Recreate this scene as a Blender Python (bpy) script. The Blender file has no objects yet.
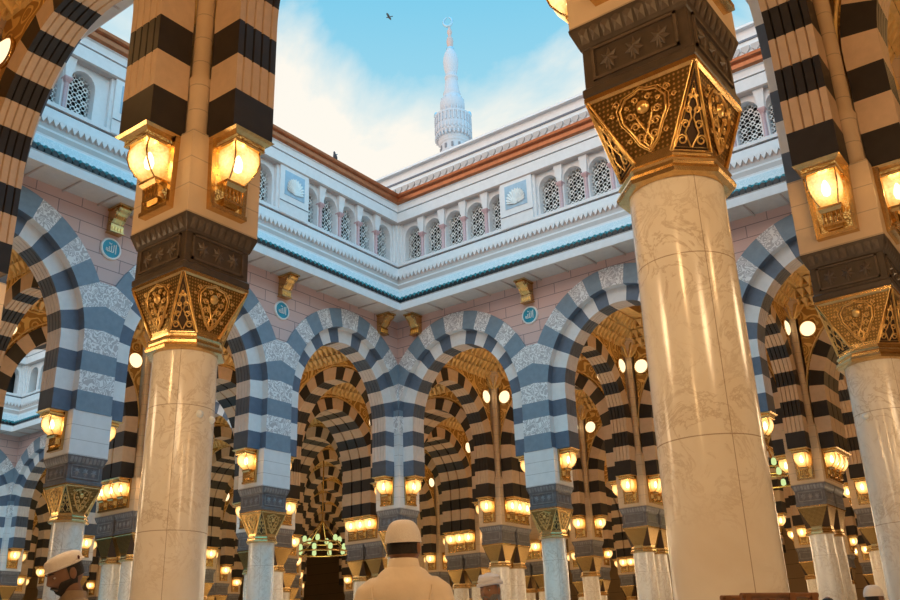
import bpy, math, random
from math import sin, cos, pi, sqrt, atan2, radians as R
from mathutils import Vector, Matrix
random.seed(7)
scn = bpy.context.scene
COL = scn.collection

# ------------------------------------------------------------------ helpers
class MB:
    """collects faces, links them as ONE mesh object"""
    def __init__(s): s.v = []; s.f = []; s.m = []; s.s = []
    def add(s, vs, fs, mat=0, smooth=False):
        o = len(s.v); s.v.extend([tuple(p) for p in vs])
        for f in fs: s.f.append([i + o for i in f]); s.m.append(mat); s.s.append(smooth)
    def quad(s, a, b, c, d, mat=0): s.add([a, b, c, d], [(0, 1, 2, 3)], mat)
    def box(s, x0, x1, y0, y1, z0, z1, mat=0):
        s.add([(x0,y0,z0),(x1,y0,z0),(x1,y1,z0),(x0,y1,z0),(x0,y0,z1),(x1,y0,z1),(x1,y1,z1),(x0,y1,z1)],
              [(0,3,2,1),(4,5,6,7),(0,1,5,4),(1,2,6,5),(2,3,7,6),(3,0,4,7)], mat)
    def loft(s, rings, mat=0, smooth=False, closed=True, caps=True):
        n = len(rings[0]); vs = [p for r in rings for p in r]; fs = []
        for i in range(len(rings) - 1):
            for j in range(n if closed else n - 1):
                k = (j + 1) % n
                fs.append((i*n + j, i*n + k, (i+1)*n + k, (i+1)*n + j))
        s.add(vs, fs, mat, smooth)
        if caps and closed:
            s.add(rings[0], [tuple(reversed(range(n)))], mat); s.add(rings[-1], [tuple(range(n))], mat)
    def lathe(s, prof, n=24, mat=0, smooth=True, cx=0, cy=0, caps=True, a0=0.0):
        s.loft([[(cx + r*cos(a0 + 2*pi*j/n), cy + r*sin(a0 + 2*pi*j/n), z) for j in range(n)] for r, z in prof], mat, smooth, True, caps)
    def tube(s, pts, r, n=6, mat=0, closed=False):
        pts = [Vector(p) for p in pts]; rings = []; L = len(pts)
        for i, p in enumerate(pts):
            if closed: t = pts[(i+1) % L] - pts[i-1]
            else: t = pts[min(i+1, L-1)] - pts[max(i-1, 0)]
            if t.length < 1e-9: t = Vector((0,0,1))
            t.normalize()
            if i == 0:
                up = Vector((0,0,1)) if abs(t.z) < .9 else Vector((1,0,0)); u = t.cross(up).normalized()
            else: u = (u - t*u.dot(t)).normalized()
            w = t.cross(u)
            rr = r[i] if isinstance(r, (list, tuple)) else r
            rings.append([p + (u*cos(2*pi*j/n) + w*sin(2*pi*j/n))*rr for j in range(n)])
        if closed: rings.append(rings[0])
        s.loft(rings, mat, True, True, not closed)
    def prism(s, poly, z0, z1, mat=0):
        s.loft([[(x, y, z0) for x, y in poly], [(x, y, z1) for x, y in poly]], mat)
    def xf(s, M):
        s.v = [tuple(M @ Vector(p)) for p in s.v]; return s
    def merge(s, o, M=None, matoff=0):
        b = len(s.v); s.v.extend([tuple(M @ Vector(p)) for p in o.v] if M else o.v)
        for f, m, sm in zip(o.f, o.m, o.s): s.f.append([i + b for i in f]); s.m.append(m + matoff); s.s.append(sm)
    def mesh(s, name, mats):
        me = bpy.data.meshes.new(name); me.from_pydata(s.v, [], s.f)
        for m in mats: me.materials.append(m)
        me.polygons.foreach_set('material_index', s.m); me.polygons.foreach_set('use_smooth', s.s)
        me.update(); return me

def link(name, me, parent=None, loc=(0,0,0), rz=0.0, scale=None):
    o = bpy.data.objects.new(name, me); COL.objects.link(o)
    if parent: o.parent = parent
    o.location = loc; o.rotation_euler = (0, 0, rz)
    if scale: o.scale = scale
    return o
def tag(o, label, cat, group=None, kind=None):
    o['label'] = label; o['category'] = cat
    if group: o['group'] = group
    if kind: o['kind'] = kind
    return o
def thing(name, label, cat, loc=(0,0,0), rz=0.0, group=None):
    return tag(link(name, None, None, loc, rz), label, cat, group, 'thing')
def struct(o, label=None):
    o['kind'] = 'structure'
    if label: o['label'] = label
    return o

# ------------------------------------------------------------------ materials
class NT:
    def __init__(s, name):
        s.m = bpy.data.materials.new(name); s.m.use_nodes = True; s.t = s.m.node_tree; s.t.nodes.clear()
        s.out = s.n('ShaderNodeOutputMaterial')
    def n(s, typ, **kw):
        x = s.t.nodes.new(typ)
        for k, v in kw.items(): setattr(x, k, v)
        return x
    def l(s, a, b): s.t.links.new(a, b)
    def math(s, op, a, b=None, c=None):
        x = s.n('ShaderNodeMath', operation=op)
        for i, v in enumerate((a, b, c)):
            if v is None: continue
            if isinstance(v, (int, float)): x.inputs[i].default_value = v
            else: s.l(v, x.inputs[i])
        return x.outputs[0]
    def ramp(s, fac, stops):
        x = s.n('ShaderNodeValToRGB'); e = x.color_ramp.elements
        while len(e) < len(stops): e.new(.5)
        for i, (p, c) in enumerate(stops):
            e[i].position = p; e[i].color = (*c, 1) if len(c) == 3 else c
        s.l(fac, x.inputs[0]); return x.outputs[0]
    def mix(s, fac, a, b, mode='MIX'):
        x = s.n('ShaderNodeMix', data_type='RGBA', blend_type=mode)
        for i, v in ((0, fac), (6, a), (7, b)):
            if isinstance(v, (int, float)): x.inputs[i].default_value = v
            elif isinstance(v, tuple): x.inputs[i].default_value = (*v, 1)
            else: s.l(v, x.inputs[i])
        return x.outputs[2]
    def coord(s, which='Object'): return s.n('ShaderNodeTexCoord').outputs[which]
    def noise(s, vec, scale, detail=3, rough=.5, dist=0):
        x = s.n('ShaderNodeTexNoise'); x.inputs['Scale'].default_value = scale; x.inputs['Detail'].default_value = detail
        x.inputs['Roughness'].default_value = rough; x.inputs['Distortion'].default_value = dist
        s.l(vec, x.inputs['Vector']); return x
    def voro(s, vec, scale, feature='F1'):
        x = s.n('ShaderNodeTexVoronoi', feature=feature); x.inputs['Scale'].default_value = scale
        s.l(vec, x.inputs['Vector']); return x.outputs['Distance']
    def bsdf(s, color, rough=.5, metal=0, bump=None, bstr=.3, bdist=.02, spec=None, coat=0):
        b = s.n('ShaderNodeBsdfPrincipled')
        for k, v in (('Base Color', color), ('Roughness', rough), ('Metallic', metal)):
            if isinstance(v, tuple): b.inputs[k].default_value = (*v, 1)
            elif isinstance(v, (int, float)): b.inputs[k].default_value = v
            else: s.l(v, b.inputs[k])
        if spec is not None: b.inputs['Specular IOR Level'].default_value = spec
        if coat: b.inputs['Coat Weight'].default_value = coat; b.inputs['Coat Roughness'].default_value = .05
        if bump is not None:
            x = s.n('ShaderNodeBump'); x.inputs['Strength'].default_value = bstr; x.inputs['Distance'].default_value = bdist
            s.l(bump, x.inputs['Height']); s.l(x.outputs[0], b.inputs['Normal'])
        s.l(b.outputs[0], s.out.inputs[0]); return s.m

def simple(name, color, rough=.5, metal=0, var=.08, scale=6, bstr=.15, spec=None):
    t = NT(name); c = t.coord(); nz = t.noise(c, scale, 4, .6)
    lo = tuple(max(0, x*(1-var)) for x in color); hi = tuple(min(1, x*(1+var)) for x in color)
    col = t.ramp(nz.outputs[0], [(.3, lo), (.7, hi)])
    return t.bsdf(col, rough, metal, nz.outputs[0], bstr, .01, spec)

def sep(t, v):
    x = t.n('ShaderNodeSeparateXYZ'); t.l(v, x.inputs[0]); return x.outputs

def marble():
    t = NT('cream_marble'); c = t.coord()
    n1 = t.noise(c, 1.6, 6, .6, .6); n2 = t.noise(c, 3.4, 8, .65, 1.2); n3 = t.noise(c, .9, 2)
    vein = t.math('ABSOLUTE', t.math('SUBTRACT', n2.outputs[0], .5))
    vm = t.ramp(vein, [(0, (1,1,1)), (.035, (0,0,0))])
    base = t.ramp(n1.outputs[0], [(.3, (.80,.73,.63)), (.7, (.90,.86,.79))])
    gate = t.ramp(n3.outputs[0], [(.42, (0,0,0)), (.62, (.55,.55,.55))])
    col = t.mix(t.math('MULTIPLY', vm, gate), base, (.44,.33,.22))
    x, y, z = sep(t, c)
    fr = t.math('FRACT', t.math('DIVIDE', t.math('SUBTRACT', z, 1.13), 1.335))
    j1 = t.math('LESS_THAN', t.math('ABSOLUTE', t.math('SUBTRACT', fr, .5)), .0028)
    fr2 = t.math('FRACT', t.math('ADD', fr, .5))
    j1 = t.math('LESS_THAN', t.math('ABSOLUTE', t.math('SUBTRACT', fr2, .5)), .003)
    j2 = t.math('LESS_THAN', t.math('ABSOLUTE', t.math('ADD', x, y)), .004)
    j = t.math('MAXIMUM', j1, j2)
    col = t.mix(t.math('MULTIPLY', j, .7), col, (.28,.18,.10))
    return t.bsdf(col, .17, 0, n1.outputs[0], .02, .01, .6)

def pier_stone(name, col):
    t = NT(name); c = t.coord(); x, y, z = sep(t, c)
    fr = t.math('FRACT', t.math('DIVIDE', t.math('SUBTRACT', z, 5.95), .35))
    j = t.math('LESS_THAN', fr, .035)
    nz = t.noise(c, 5, 4)
    base = t.ramp(nz.outputs[0], [(.3, tuple(v*.93 for v in col)), (.7, col)])
    cc = t.mix(t.math('MULTIPLY', j, .6), base, (.25,.2,.17))
    return t.bsdf(cc, .55, 0, t.math('SUBTRACT', nz.outputs[0], j), .15, .01)

def carved(name, lo, hi, scale=7, bstr=.8, metal=0, rough=.6, e0=.25, e1=.6):
    """running scrollwork cut in low relief"""
    t = NT(name); c = t.coord()
    nz = t.noise(c, scale*.55, 2, .5)
    v = t.n('ShaderNodeMix', data_type='VECTOR'); v.inputs[0].default_value = .28
    t.l(c, v.inputs[4]); t.l(nz.outputs['Color'], v.inputs[5])
    d = t.voro(v.outputs[1], scale, 'SMOOTH_F1')
    w = t.math('SINE', t.math('MULTIPLY', d, 34))
    h = t.ramp(w, [(e0, (0,0,0)), (e1, (1,1,1))])
    col = t.mix(h, lo, hi)
    return t.bsdf(col, rough, metal, h, bstr, .02)

def pink_wall():
    t = NT('pink_stone_wall'); c = t.coord(); x, y, z = sep(t, c)
    cb = t.n('ShaderNodeCombineXYZ'); t.l(t.math('ADD', x, y), cb.inputs[0]); t.l(z, cb.inputs[1])
    b = t.n('ShaderNodeTexBrick'); t.l(cb.outputs[0], b.inputs['Vector'])
    b.inputs['Color1'].default_value = (.66,.445,.41,1); b.inputs['Color2'].default_value = (.70,.49,.45,1)
    b.inputs['Mortar'].default_value = (.30,.20,.2,1); b.inputs['Scale'].default_value = 1
    b.inputs['Mortar Size'].default_value = .012; b.inputs['Brick Width'].default_value = 1.25; b.inputs['Row Height'].default_value = .36
    return t.bsdf(b.outputs['Color'], .6)

def banded():
    t = NT('plastered_end_wall'); c = t.coord(); x, y, z = sep(t, c)
    hi = t.math('LESS_THAN', t.math('FRACT', z), .03)
    return t.bsdf(t.mix(hi, (.34,.22,.10), (.10,.06,.03)), .6)

def gold_lattice(name='gold_lattice', col=(.78,.47,.15)):
    t = NT(name); c = t.coord(); x, y, z = sep(t, c)
    u = t.math('ADD', x, y); k = 84
    a = t.math('SINE', t.math('MULTIPLY', t.math('ADD', u, z), k)); b = t.math('SINE', t.math('MULTIPLY', t.math('SUBTRACT', u, z), k))
    p = t.math('MULTIPLY', a, b)
    h = t.ramp(p, [(.35, (0,0,0)), (.65, (1,1,1))])
    cc = t.mix(h, tuple(v*.35 for v in col), col)
    return t.bsdf(cc, .33, 1, h, .6, .01)

def emit(name, col, s, pat=0.0, scale=20):
    t = NT(name); e = t.n('ShaderNodeEmission'); e.inputs[0].default_value = (*col, 1); e.inputs[1].default_value = s
    if pat:
        c = t.coord(); nz = t.noise(c, scale, 3, .6)
        m = t.n('ShaderNodeMapRange'); m.inputs[1].default_value = .3; m.inputs[2].default_value = .7
        m.inputs[3].default_value = s*(1-pat); m.inputs[4].default_value = s*(1+pat)
        t.l(nz.outputs[0], m.inputs[0]); t.l(m.outputs[0], e.inputs[1])
    t.l(e.outputs[0], t.out.inputs[0]); return t.m

def lantern_glass():
    """seeded amber glass lit by the bulb inside"""
    t = NT('seeded_amber_glass'); c = t.coord(); nz = t.noise(c, 26, 3, .7)
    vd = t.n('ShaderNodeVectorMath', operation='DISTANCE'); t.l(c, vd.inputs[0]); vd.inputs[1].default_value = (.22, 0, .64)
    e = t.n('ShaderNodeEmission'); t.l(t.ramp(t.math('ADD', vd.outputs['Value'], t.math('MULTIPLY', nz.outputs[0], .12)), [(.20, (1,.74,.36)), (.30, (1,.52,.15)), (.40, (1,.40,.08))]), e.inputs[0])
    g = t.n('ShaderNodeMapRange'); g.inputs[1].default_value = .15; g.inputs[2].default_value = .30; g.inputs[3].default_value = LG*1.9; g.inputs[4].default_value = LG*.55
    t.l(t.math('ADD', vd.outputs['Value'], t.math('MULTIPLY', t.math('SUBTRACT', nz.outputs[0], .5), .12)), g.inputs[0]); t.l(g.outputs[0], e.inputs[1])
    tr = t.n('ShaderNodeBsdfTransparent'); tr.inputs[0].default_value = (1,.86,.62,1)
    m = t.n('ShaderNodeMixShader'); m.inputs[0].default_value = .5
    t.l(tr.outputs[0], m.inputs[1]); t.l(e.outputs[0], m.inputs[2]); t.l(m.outputs[0], t.out.inputs[0]); return t.m

def filigree():
    t = NT('glowing_brass_filigree'); c = t.coord(); d = t.voro(c, 30, 'DISTANCE_TO_EDGE')
    h = t.math('LESS_THAN', d, .16)
    b = t.n('ShaderNodeBsdfPrincipled'); b.inputs['Base Color'].default_value = (.6,.34,.1,1); b.inputs['Metallic'].default_value = 1; b.inputs['Roughness'].default_value = .35
    e = t.n('ShaderNodeEmission'); e.inputs[0].default_value = (1,.58,.16,1); e.inputs[1].default_value = .7  # openings emit their own glow, standing in for light behind
    m = t.n('ShaderNodeMixShader'); t.l(h, m.inputs[0]); t.l(e.outputs[0], m.inputs[1]); t.l(b.outputs[0], m.inputs[2]); t.l(m.outputs[0], t.out.inputs[0]); return t.m

LG = 1.65
M = dict(
    marble=marble(),
    pier=pier_stone('pale_pier_stone', (.82,.79,.78)),
    piertan=pier_stone('lamplit_pier_stone', (.66,.50,.34)),  # same pier stone as the facade, warm lamplight put into the colour
    tan=simple('lamplit_voussoir_stone', (.62,.45,.31), .6, 0, .07),  # the pale facade stone again, lamplight painted in as tan
    blush=simple('warmlit_soffit_stone', (.68,.58,.52), .6, 0, .06),  # pale stone of the facade soffits, partly warmed by painted lamplight
    light=simple('pale_voussoir_stone', (.80,.77,.76), .6, 0, .05),
    dark=simple('dark_voussoir_stone', (.022,.017,.015), .5, 0, .2),
    slate=simple('skylit_rib_stone', (.12,.155,.215), .5, 0, .1),  # the dark stone again, blue skylight painted into its court faces
    slatedk=simple('skylit_soffit_stone', (.075,.09,.115), .5, 0, .12),  # same dark stone on facade soffits, with skylight in the colour
    slate2=simple('skylit_ring_stone', (.205,.27,.335), .5, 0, .1),  # same dark stone on the outer ring, skylight painted in as blue
    carved=carved('carved_white_stone', (.52,.49,.50), (.86,.84,.84), 7.5, .5, 0, .6, .0, .16),
    pink=pink_wall(),
    soffit=simple('cream_soffit_stone', (.66,.60,.56), .6, 0, .05),
    white=simple('white_dressed_stone', (.80,.755,.75), .55, 0, .04),
    groove=simple('dark_shadow_line_stone', (.16,.15,.17), .6),
    beige=simple('beige_band_stone', (.52,.42,.38), .6, 0, .05),
    gold=simple('polished_brass', (.66,.44,.19), .26, 1, .12, 14, .2),
    goldlat=gold_lattice('gold_lattice', (.70,.43,.15)),
    golddark=simple('dark_openwork_ground', (.06,.03,.012), .6, .3),
    goldrel=simple('gilded_relief', (.88,.58,.22), .3, 1, .15, 20, .3),
    warmblock=simple('warmlit_block_stone', (.062,.044,.032), .42, 0, .2, 9, .2),  # the grey block stone near the camera, warm hall light painted in
    warmlt=simple('warmlit_relief_stone', (.092,.066,.048), .42, 0, .2, 9, .2),  # its relief, with the same painted warm light
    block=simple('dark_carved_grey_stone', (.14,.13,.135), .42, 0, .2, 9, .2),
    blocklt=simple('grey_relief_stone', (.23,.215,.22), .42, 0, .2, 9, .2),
    spandrel=carved('gilded_scroll_plaster', (.42,.21,.04), (.80,.52,.17), 3.2, .9, 0, .5),
    ceiling=simple('gilded_cream_plaster', (.78,.53,.21), .5, .0, .15, 5),
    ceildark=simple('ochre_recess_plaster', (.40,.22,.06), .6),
    copper=simple('copper_moulding', (.40,.13,.05), .38, .55, .15, 5),
    teal=simple('teal_glazed_tile', (.02,.17,.18), .2, 0, .4, 12),
    tealrim=simple('black_tile_end', (.012,.014,.016), .4),
    tealw=carved('teal_and_white_glazed_band', (.62,.66,.67), (.80,.78,.78), 9, .5, 0, .65),
    pinkcol=simple('pink_granite', (.60,.36,.36), .35, 0, .12, 30),
    panelblue=simple('pale_blue_stone', (.36,.50,.62), .5),
    shell=simple('white_shell_stone', (.80,.79,.77), .5),
    lattice=simple('white_lattice_stone', (.84,.82,.80), .5),
    void=simple('dark_attic_void', (.03,.027,.025), .8),  # near-black stands in for the unlit attic behind the screens
    roundel=simple('turquoise_enamel', (.012,.30,.44), .3, 0, .12, 8),
    enamelw=simple('white_enamel', (.80,.86,.88), .4),
    bulb=emit('glowing_bulb', (1,.80,.50), 9),
    globe=emit('glowing_round_lamp', (1,.76,.42), 1.7),
    greenlamp=emit('greenish_chandelier_lamp', (.80,1,.42), .85),
    glass=lantern_glass(), filigree=filigree(),
    minaret=simple('minaret_white_stone', (.41,.415,.46), .6, 0, .04),
    minpink=simple('minaret_rose_stone', (.42,.31,.29), .6),
    bronze=simple('bluish_bronze', (.28,.42,.52), .4, .4),
    floor=simple('polished_floor_marble', (.80,.77,.73), .28, 0, .08, 2, .02),
    outer=banded(),
    wood=simple('varnished_wood', (.20,.09,.04), .4, 0, .3, 10),
    skin=simple('tan_skin', (.30,.15,.085), .5, 0, .08, 12, .05),
    skin2=simple('brown_skin', (.22,.115,.07), .5, 0, .08, 12, .05),
    hair=simple('black_hair', (.015,.011,.009), .6, 0, .3, 60, .5),
    greyhair=simple('grey_beard_hair', (.20,.18,.16), .7, 0, .3, 60, .5),
    robe=simple('cream_cotton', (.86,.74,.60), .85, 0, .06, 5, .9),
    robe2=simple('khaki_grey_cotton', (.30,.22,.15), .85, 0, .1, 14, .3),
    robe3=simple('dark_grey_cotton', (.10,.09,.085), .85, 0, .1, 14, .3),
    capw=carved('white_crocheted_cotton', (.86,.81,.78), (.94,.90,.87), 38, .4, 0, .9),
    turban=simple('white_scarf_cotton', (.74,.74,.80), .85, 0, .06, 14, .5),
    darkred=simple('dark_red_badge', (.10,.02,.02), .5),
    eyew=simple('eye_white', (.6,.56,.52), .3), eyed=simple('dark_iris', (.02,.012,.008), .2),
    bird=simple('grey_feathers', (.10,.10,.12), .7),
)
MATKEYS = None

# ------------------------------------------------------------------ arch meshes
ZC, BI, BM, BO, ZB, ZAP = 8.7, 2.4, 2.87, 3.5, 7.0, 12.0
def joints():
    js = [('z', 7.0), ('z', 7.5), ('z', 8.0), ('z', 8.5)]
    js += [('t', R(7 + 10.72*k)) for k in range(8)]
    return js
def pt(j, a, b):
    return (a, j[1]) if j[0] == 'z' else (a*cos(j[1]), ZC + b*sin(j[1]))
def stations():
    """list of blocks (colour, [joints]) for the right half, then key, then mirrored half"""
    js = joints(); half = []
    for i in range(len(js) - 1):
        a, b = js[i], js[i+1]
        if a[0] == 'z' and b[0] == 'z': sub = [a, b]
        elif a[0] == 'z': sub = [a, ('z', 8.7), ('t', R(3.5)), b]
        else: sub = [('t', a[1] + (b[1]-a[1])*k/3) for k in range(4)]
        half.append((i % 2 == 0, sub))
    half.append((False, [('t', js[-1][1] + (pi - 2*js[-1][1])*k/4) for k in range(5)]))
    return half
def halfmirror(f):
    """run f(dark, pts_inner, pts_outer) over both halves"""
def ring_blocks(ai, bi, ao, bo, clip=None):
    out = []
    for n, (dark, sub) in enumerate(stations()):
        pi_, po_ = [], []
        for j in sub:
            p, q = pt(j, ai, bi), pt(j, ao, bo)
            if clip is not None and abs(q[0]) > clip:
                k = (clip - abs(p[0]))/(abs(q[0]) - abs(p[0])); q = (clip*(1 if q[0] > 0 else -1), p[1] + (q[1]-p[1])*k)
            pi_.append(p); po_.append(q)
        if clip is not None and n == 5:      # the pale chevron fills up to a level bed on the column axis
            zt = po_[-1][1]; z0 = po_[0][1]; po_ = [(clip, z0), (clip, (z0 + zt)/2), (clip, zt), po_[-1]]
        out.append((n, dark, pi_, po_, False))
        if n < len(stations()) - 1:
            out.append((n, dark, [(-x, z) for x, z in pi_][::-1], [(-x, z) for x, z in po_][::-1], True))
    return out

_cache = {}
def rib_mesh(a, wide=False, facade=False, far=False):
    key = ('rib', round(a, 3), wide, facade, far)
    if key in _cache: return _cache[key]
    mb = MB(); h = .80 if wide else .30
    if wide:
        prof = [(-h,0)]
        for g in (-.27, .27): prof += [(g-.035, 0), (g-.03, .14), (g+.03, .14), (g+.035, 0)]
        prof.append((h, 0))
    else:
        prof = [(-h,0),(-.215,0),(-.20,.035),(-.185,0),(-.08,0),(-.065,.035),(-.05,0),(.05,0),(.065,.035),(.08,0),(.185,0),(.20,.035),(.215,0),(h,0)]
    # materials: 0 light 1 dark 2 dark tinted by skylight
    for n, dark, pin, pout, mir in ring_blocks(a, BI, a + .48, BM):
        flat = (n == 0) and not wide
        rows = []
        for p, q in zip(pin, pout):
            d = Vector((q[0]-p[0], q[1]-p[1])).normalized()
            rows.append([(p[0] + d.x*(0 if flat else dd), v, p[1] + d.y*(0 if flat else dd)) for v, dd in prof])
        m = (3 if far else 1) if dark else 0
        mb.loft(rows, m, False, False, False)
        for sgn in (-1, 1):
            mm = (2 if (facade and sgn > 0) else 1) if dark else (4 if (facade and sgn > 0) else 0)
            for i in range(len(pin) - 1):
                p0, p1, q0, q1 = pin[i], pin[i+1], pout[i], pout[i+1]
                mb.quad((p0[0], sgn*h, p0[1]), (q0[0], sgn*h, q0[1]), (q1[0], sgn*h, q1[1]), (p1[0], sgn*h, p1[1]), mm)
        for i in range(len(pin) - 1):
            q0, q1 = pout[i], pout[i+1]
            mb.quad((q0[0], -h, q0[1]), (q0[0], h, q0[1]), (q1[0], h, q1[1]), (q1[0], -h, q1[1]), m)
        if n == 0:   # underside, and the step where the flutes die into the lowest block
            e = 0 if not mir else -1
            p, q = pin[e], pout[e]
            mb.quad((p[0], -h, p[1]), (q[0], -h, q[1]), (q[0], h, q[1]), (p[0], h, p[1]), 1)
            e = -1 if not mir else 0
            p, q = pin[e], pout[e]
            mb.quad((p[0], -h, p[1]), (q[0], -h, q[1]), (q[0], h, q[1]), (p[0], h, p[1]), 1)
    me = mb.mesh('arch_rib', [M['blush'] if far else M['tan'], M['dark'], M['slate'], M['slatedk'], M['light']]); _cache[key] = me; return me

def ring_mesh(a=2.04, skip=0):
    key = ('ring', round(a, 3), skip)
    if key in _cache: return _cache[key]
    mb = MB(); f, b = .53, .18
    for n, dark, pin, pout, mir in ring_blocks(a + .48, BM, a + 1.11, BO, 3.0):
        if n <= 2 and skip and mir == (skip < 0): continue
        m = 1 if dark else 0
        for i in range(len(pin) - 1):
            p0, p1, q0, q1 = pin[i], pin[i+1], pout[i], pout[i+1]
            mb.quad((p0[0], f, p0[1]), (q0[0], f, q0[1]), (q1[0], f, q1[1]), (p1[0], f, p1[1]), m)
            mb.quad((p0[0], b, p0[1]), (p0[0], f, p0[1]), (p1[0], f, p1[1]), (p1[0], b, p1[1]), 3 if dark else 2)
            mb.quad((q0[0], b, q0[1]), (q1[0], b, q1[1]), (q1[0], f, q1[1]), (q0[0], f, q0[1]), m)
        if n == 0:
            e = 0 if not mir else -1
            p, q = pin[e], pout[e]
            mb.quad((p[0], b, p[1]), (q[0], b, q[1]), (q[0], f, q[1]), (p[0], f, p[1]), m)
    me = mb.mesh('facade_ring', [M['carved'], M['slate2'], M['light'], M['slate']]); _cache[key] = me; return me

def spandrel_mesh(a, wide=False, facade=False):
    key = ('spa', round(a, 3), wide, facade)
    if key in _cache: return _cache[key]
    mb = MB(); h = .72 if wide else .22; N = 28; A = a + .46
    lo = [(A*cos(pi*i/N), ZC + (BM-.02)*sin(pi*i/N)) for i in range(N + 1)]
    for sgn in ((-1,) if facade else (-1, 1)):
        for (x0, z0), (x1, z1) in zip(lo, lo[1:]):
            mb.quad((x0, sgn*h, z0), (x0, sgn*h, ZAP), (x1, sgn*h, ZAP), (x1, sgn*h, z1), 0)
    # raised frame following the arch
    for sgn in ((-1,) if facade else (-1, 1)):
        pts = [((A+.10)*cos(pi*i/N), sgn*(h+.01), ZC + (BM+.09)*sin(pi*i/N)) for i in range(N + 1)]
        mb.tube(pts, .035, 5, 1)
        mb.box(-A, A, min(sgn*h, sgn*(h+.08)), max(sgn*h, sgn*(h+.08)), 11.72, 11.82, 1)
    me = mb.mesh('spandrel', [M['spandrel'], M['ceiling']]); _cache[key] = me; return me

# ------------------------------------------------------------------ column meshes
def oct_pts(r, z, a0=pi/8):   # flat-to-flat radius r
    rr = r/cos(pi/8); return [(rr*cos(a0 + k*pi/4), rr*sin(a0 + k*pi/4), z) for k in range(8)]
def sq_pts(h, z):  # square with 8 points so that it lofts from an octagon whose first point sits just after +X
    c = h; e = h*.985
    return [(c, e, z), (e, c, z), (-e, c, z), (-c, e, z), (-c, -e, z), (-e, -c, z), (e, -c, z), (c, -e, z)]
def shaft_mesh():
    mb = MB(); mb.lathe([(.378,0),(.372,1.2),(.366,3),(.36,4.44)], 40, 0, True); return mb.mesh('shaft', [M['marble']])
def capital_mesh():
    mb = MB()
    prof = [(.375,4.42),(.415,4.43),(.425,4.46),(.415,4.49),(.385,4.50),(.39,4.53),(.405,4.545),(.395,4.57),(.365,4.58),(.372,4.61)]
    mb.loft([oct_pts(r, z) for r, z in prof], 1, False)
    mb.loft([oct_pts(.365, 4.60), oct_pts(.375, 4.66)], 1, False, True, False)
    # flare : big faces get the diamond lattice, corner faces the dark ground of the openwork
    b, t = oct_pts(.365, 4.62), sq_pts(.455, 5.24)
    for k in range(8):
        k2 = (k + 1) % 8
        big = k in (1, 3, 5, 7)
        mb.quad(b[k], b[k2], t[k2], t[k], 0 if big else 2)
    mb.loft([sq_pts(.455, 5.22), sq_pts(.475, 5.24), sq_pts(.475, 5.28)], 1, False)
    return mb.mesh('capital', [M['goldlat'], M['gold'], M['golddark']])
def grille_mesh():
    """openwork triangle at the +X+Y corner"""
    b, t = oct_pts(.365, 4.62), sq_pts(.455, 5.24)
    p0, p1 = Vector(b[0]), Vector(b[1]); q = (Vector(t[0]) + Vector(t[1]))/2
    # corner face spans b[0],b[1] -> corner
    n = (p1 - p0).cross(q - p0).normalized()
    if n.x + n.y < 0: n = -n
    o = (p0 + p1)/2; ux = (p1 - p0).normalized(); up = (q - o); H = up.length; up.normalize(); W = (p1 - p0).length
    P = lambda u, v, d=.012: o + ux*u + up*v + n*d
    mb = MB()
    mb.tube([P(-W/2, .0), P(W/2, .0), P(0, H*.97)], .017, 6, 0, True)
    mb.tube([P(-W*.42, .03), P(W*.42, .03), P(0, H*.78)], .008, 5, 0, True)
    for s in (-1, 1):
        for (cx, cy, r) in ((.075,.085,.042),(.052,.20,.036),(.034,.31,.028),(.02,.41,.018)):
            mb.tube([P(s*(cx + r*(1-k/22)*cos(k*.6)), cy + r*(1-k/22)*sin(k*.6)) for k in range(15)], .0075, 5, 0)
        mb.tube([P(s*.005,.03), P(s*.055,.14), P(s*.008,.25), P(s*.035,.35), P(0,.47)], .008, 5, 0)
    return mb.mesh('corner_grille', [M['goldrel']])
def shield_mesh():
    """relief shield on the +X face of the flare"""
    # face between octagon flat (x=.365, y=+-.151, z=4.62) and square edge (x=.455,y=+-.448,z=5.24)
    P = lambda u, v, d=.012: Vector((.365 + .09*v/.62 + d, u, 4.62 + v))
    mb = MB()
    def outline(s, q=1.0): return [P(s*u*q, .31 + (v - .31)*(1 + (q-1)*.5), .016) for u, v in ((0,.06),(.07,.13),(.12,.24),(.175,.33),(.19,.44),(.13,.52),(.05,.535),(0,.56))]
    for s in (-1, 1):
        mb.tube(outline(s), .010, 5); mb.tube(outline(s, 1.16), .005, 5)
        for (u, v, r) in ((.21,.50,.03),(.15,.17,.022),(.26,.42,.022),(.08,.36,.02),(.13,.44,.02),(.03,.13,.018)):
            mb.tube([P(s*(u + r*(1-k/16)*cos(k*.7)), v + r*(1-k/16)*sin(k*.7), .016) for k in range(12)], .006, 5)
        for (cx, cy, r) in ((.055,.17,.036),(.085,.27,.036),(.045,.27,.024),(.11,.36,.034),(.055,.48,.026)):
            mb.tube([P(s*(cx + r*(1-k/20)*cos(k*.6)), cy + r*(1-k/20)*sin(k*.6), .016) for k in range(14)], .008, 5)
        mb.tube([P(0,.08,.016), P(s*.035,.13,.02), P(0,.2,.016), P(s*.03,.26,.02), P(s*.065,.34,.02)], .010, 5)
    rings = []
    for k in range(5):
        a = k*pi/8; rings.append([P(.055*cos(a)*cos(j*pi/6), .41 + .055*cos(a)*sin(j*pi/6), .014 + .035*sin(a)) for j in range(12)])
    mb.loft(rings, 0, True)
    # frame along slanted edges
    mb.tube([P(-.148,.0), P(-.445,.615)], .009, 5); mb.tube([P(.148,.0), P(.445,.615)], .009, 5)
    return mb.mesh('shield_relief', [M['goldrel']])
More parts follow.
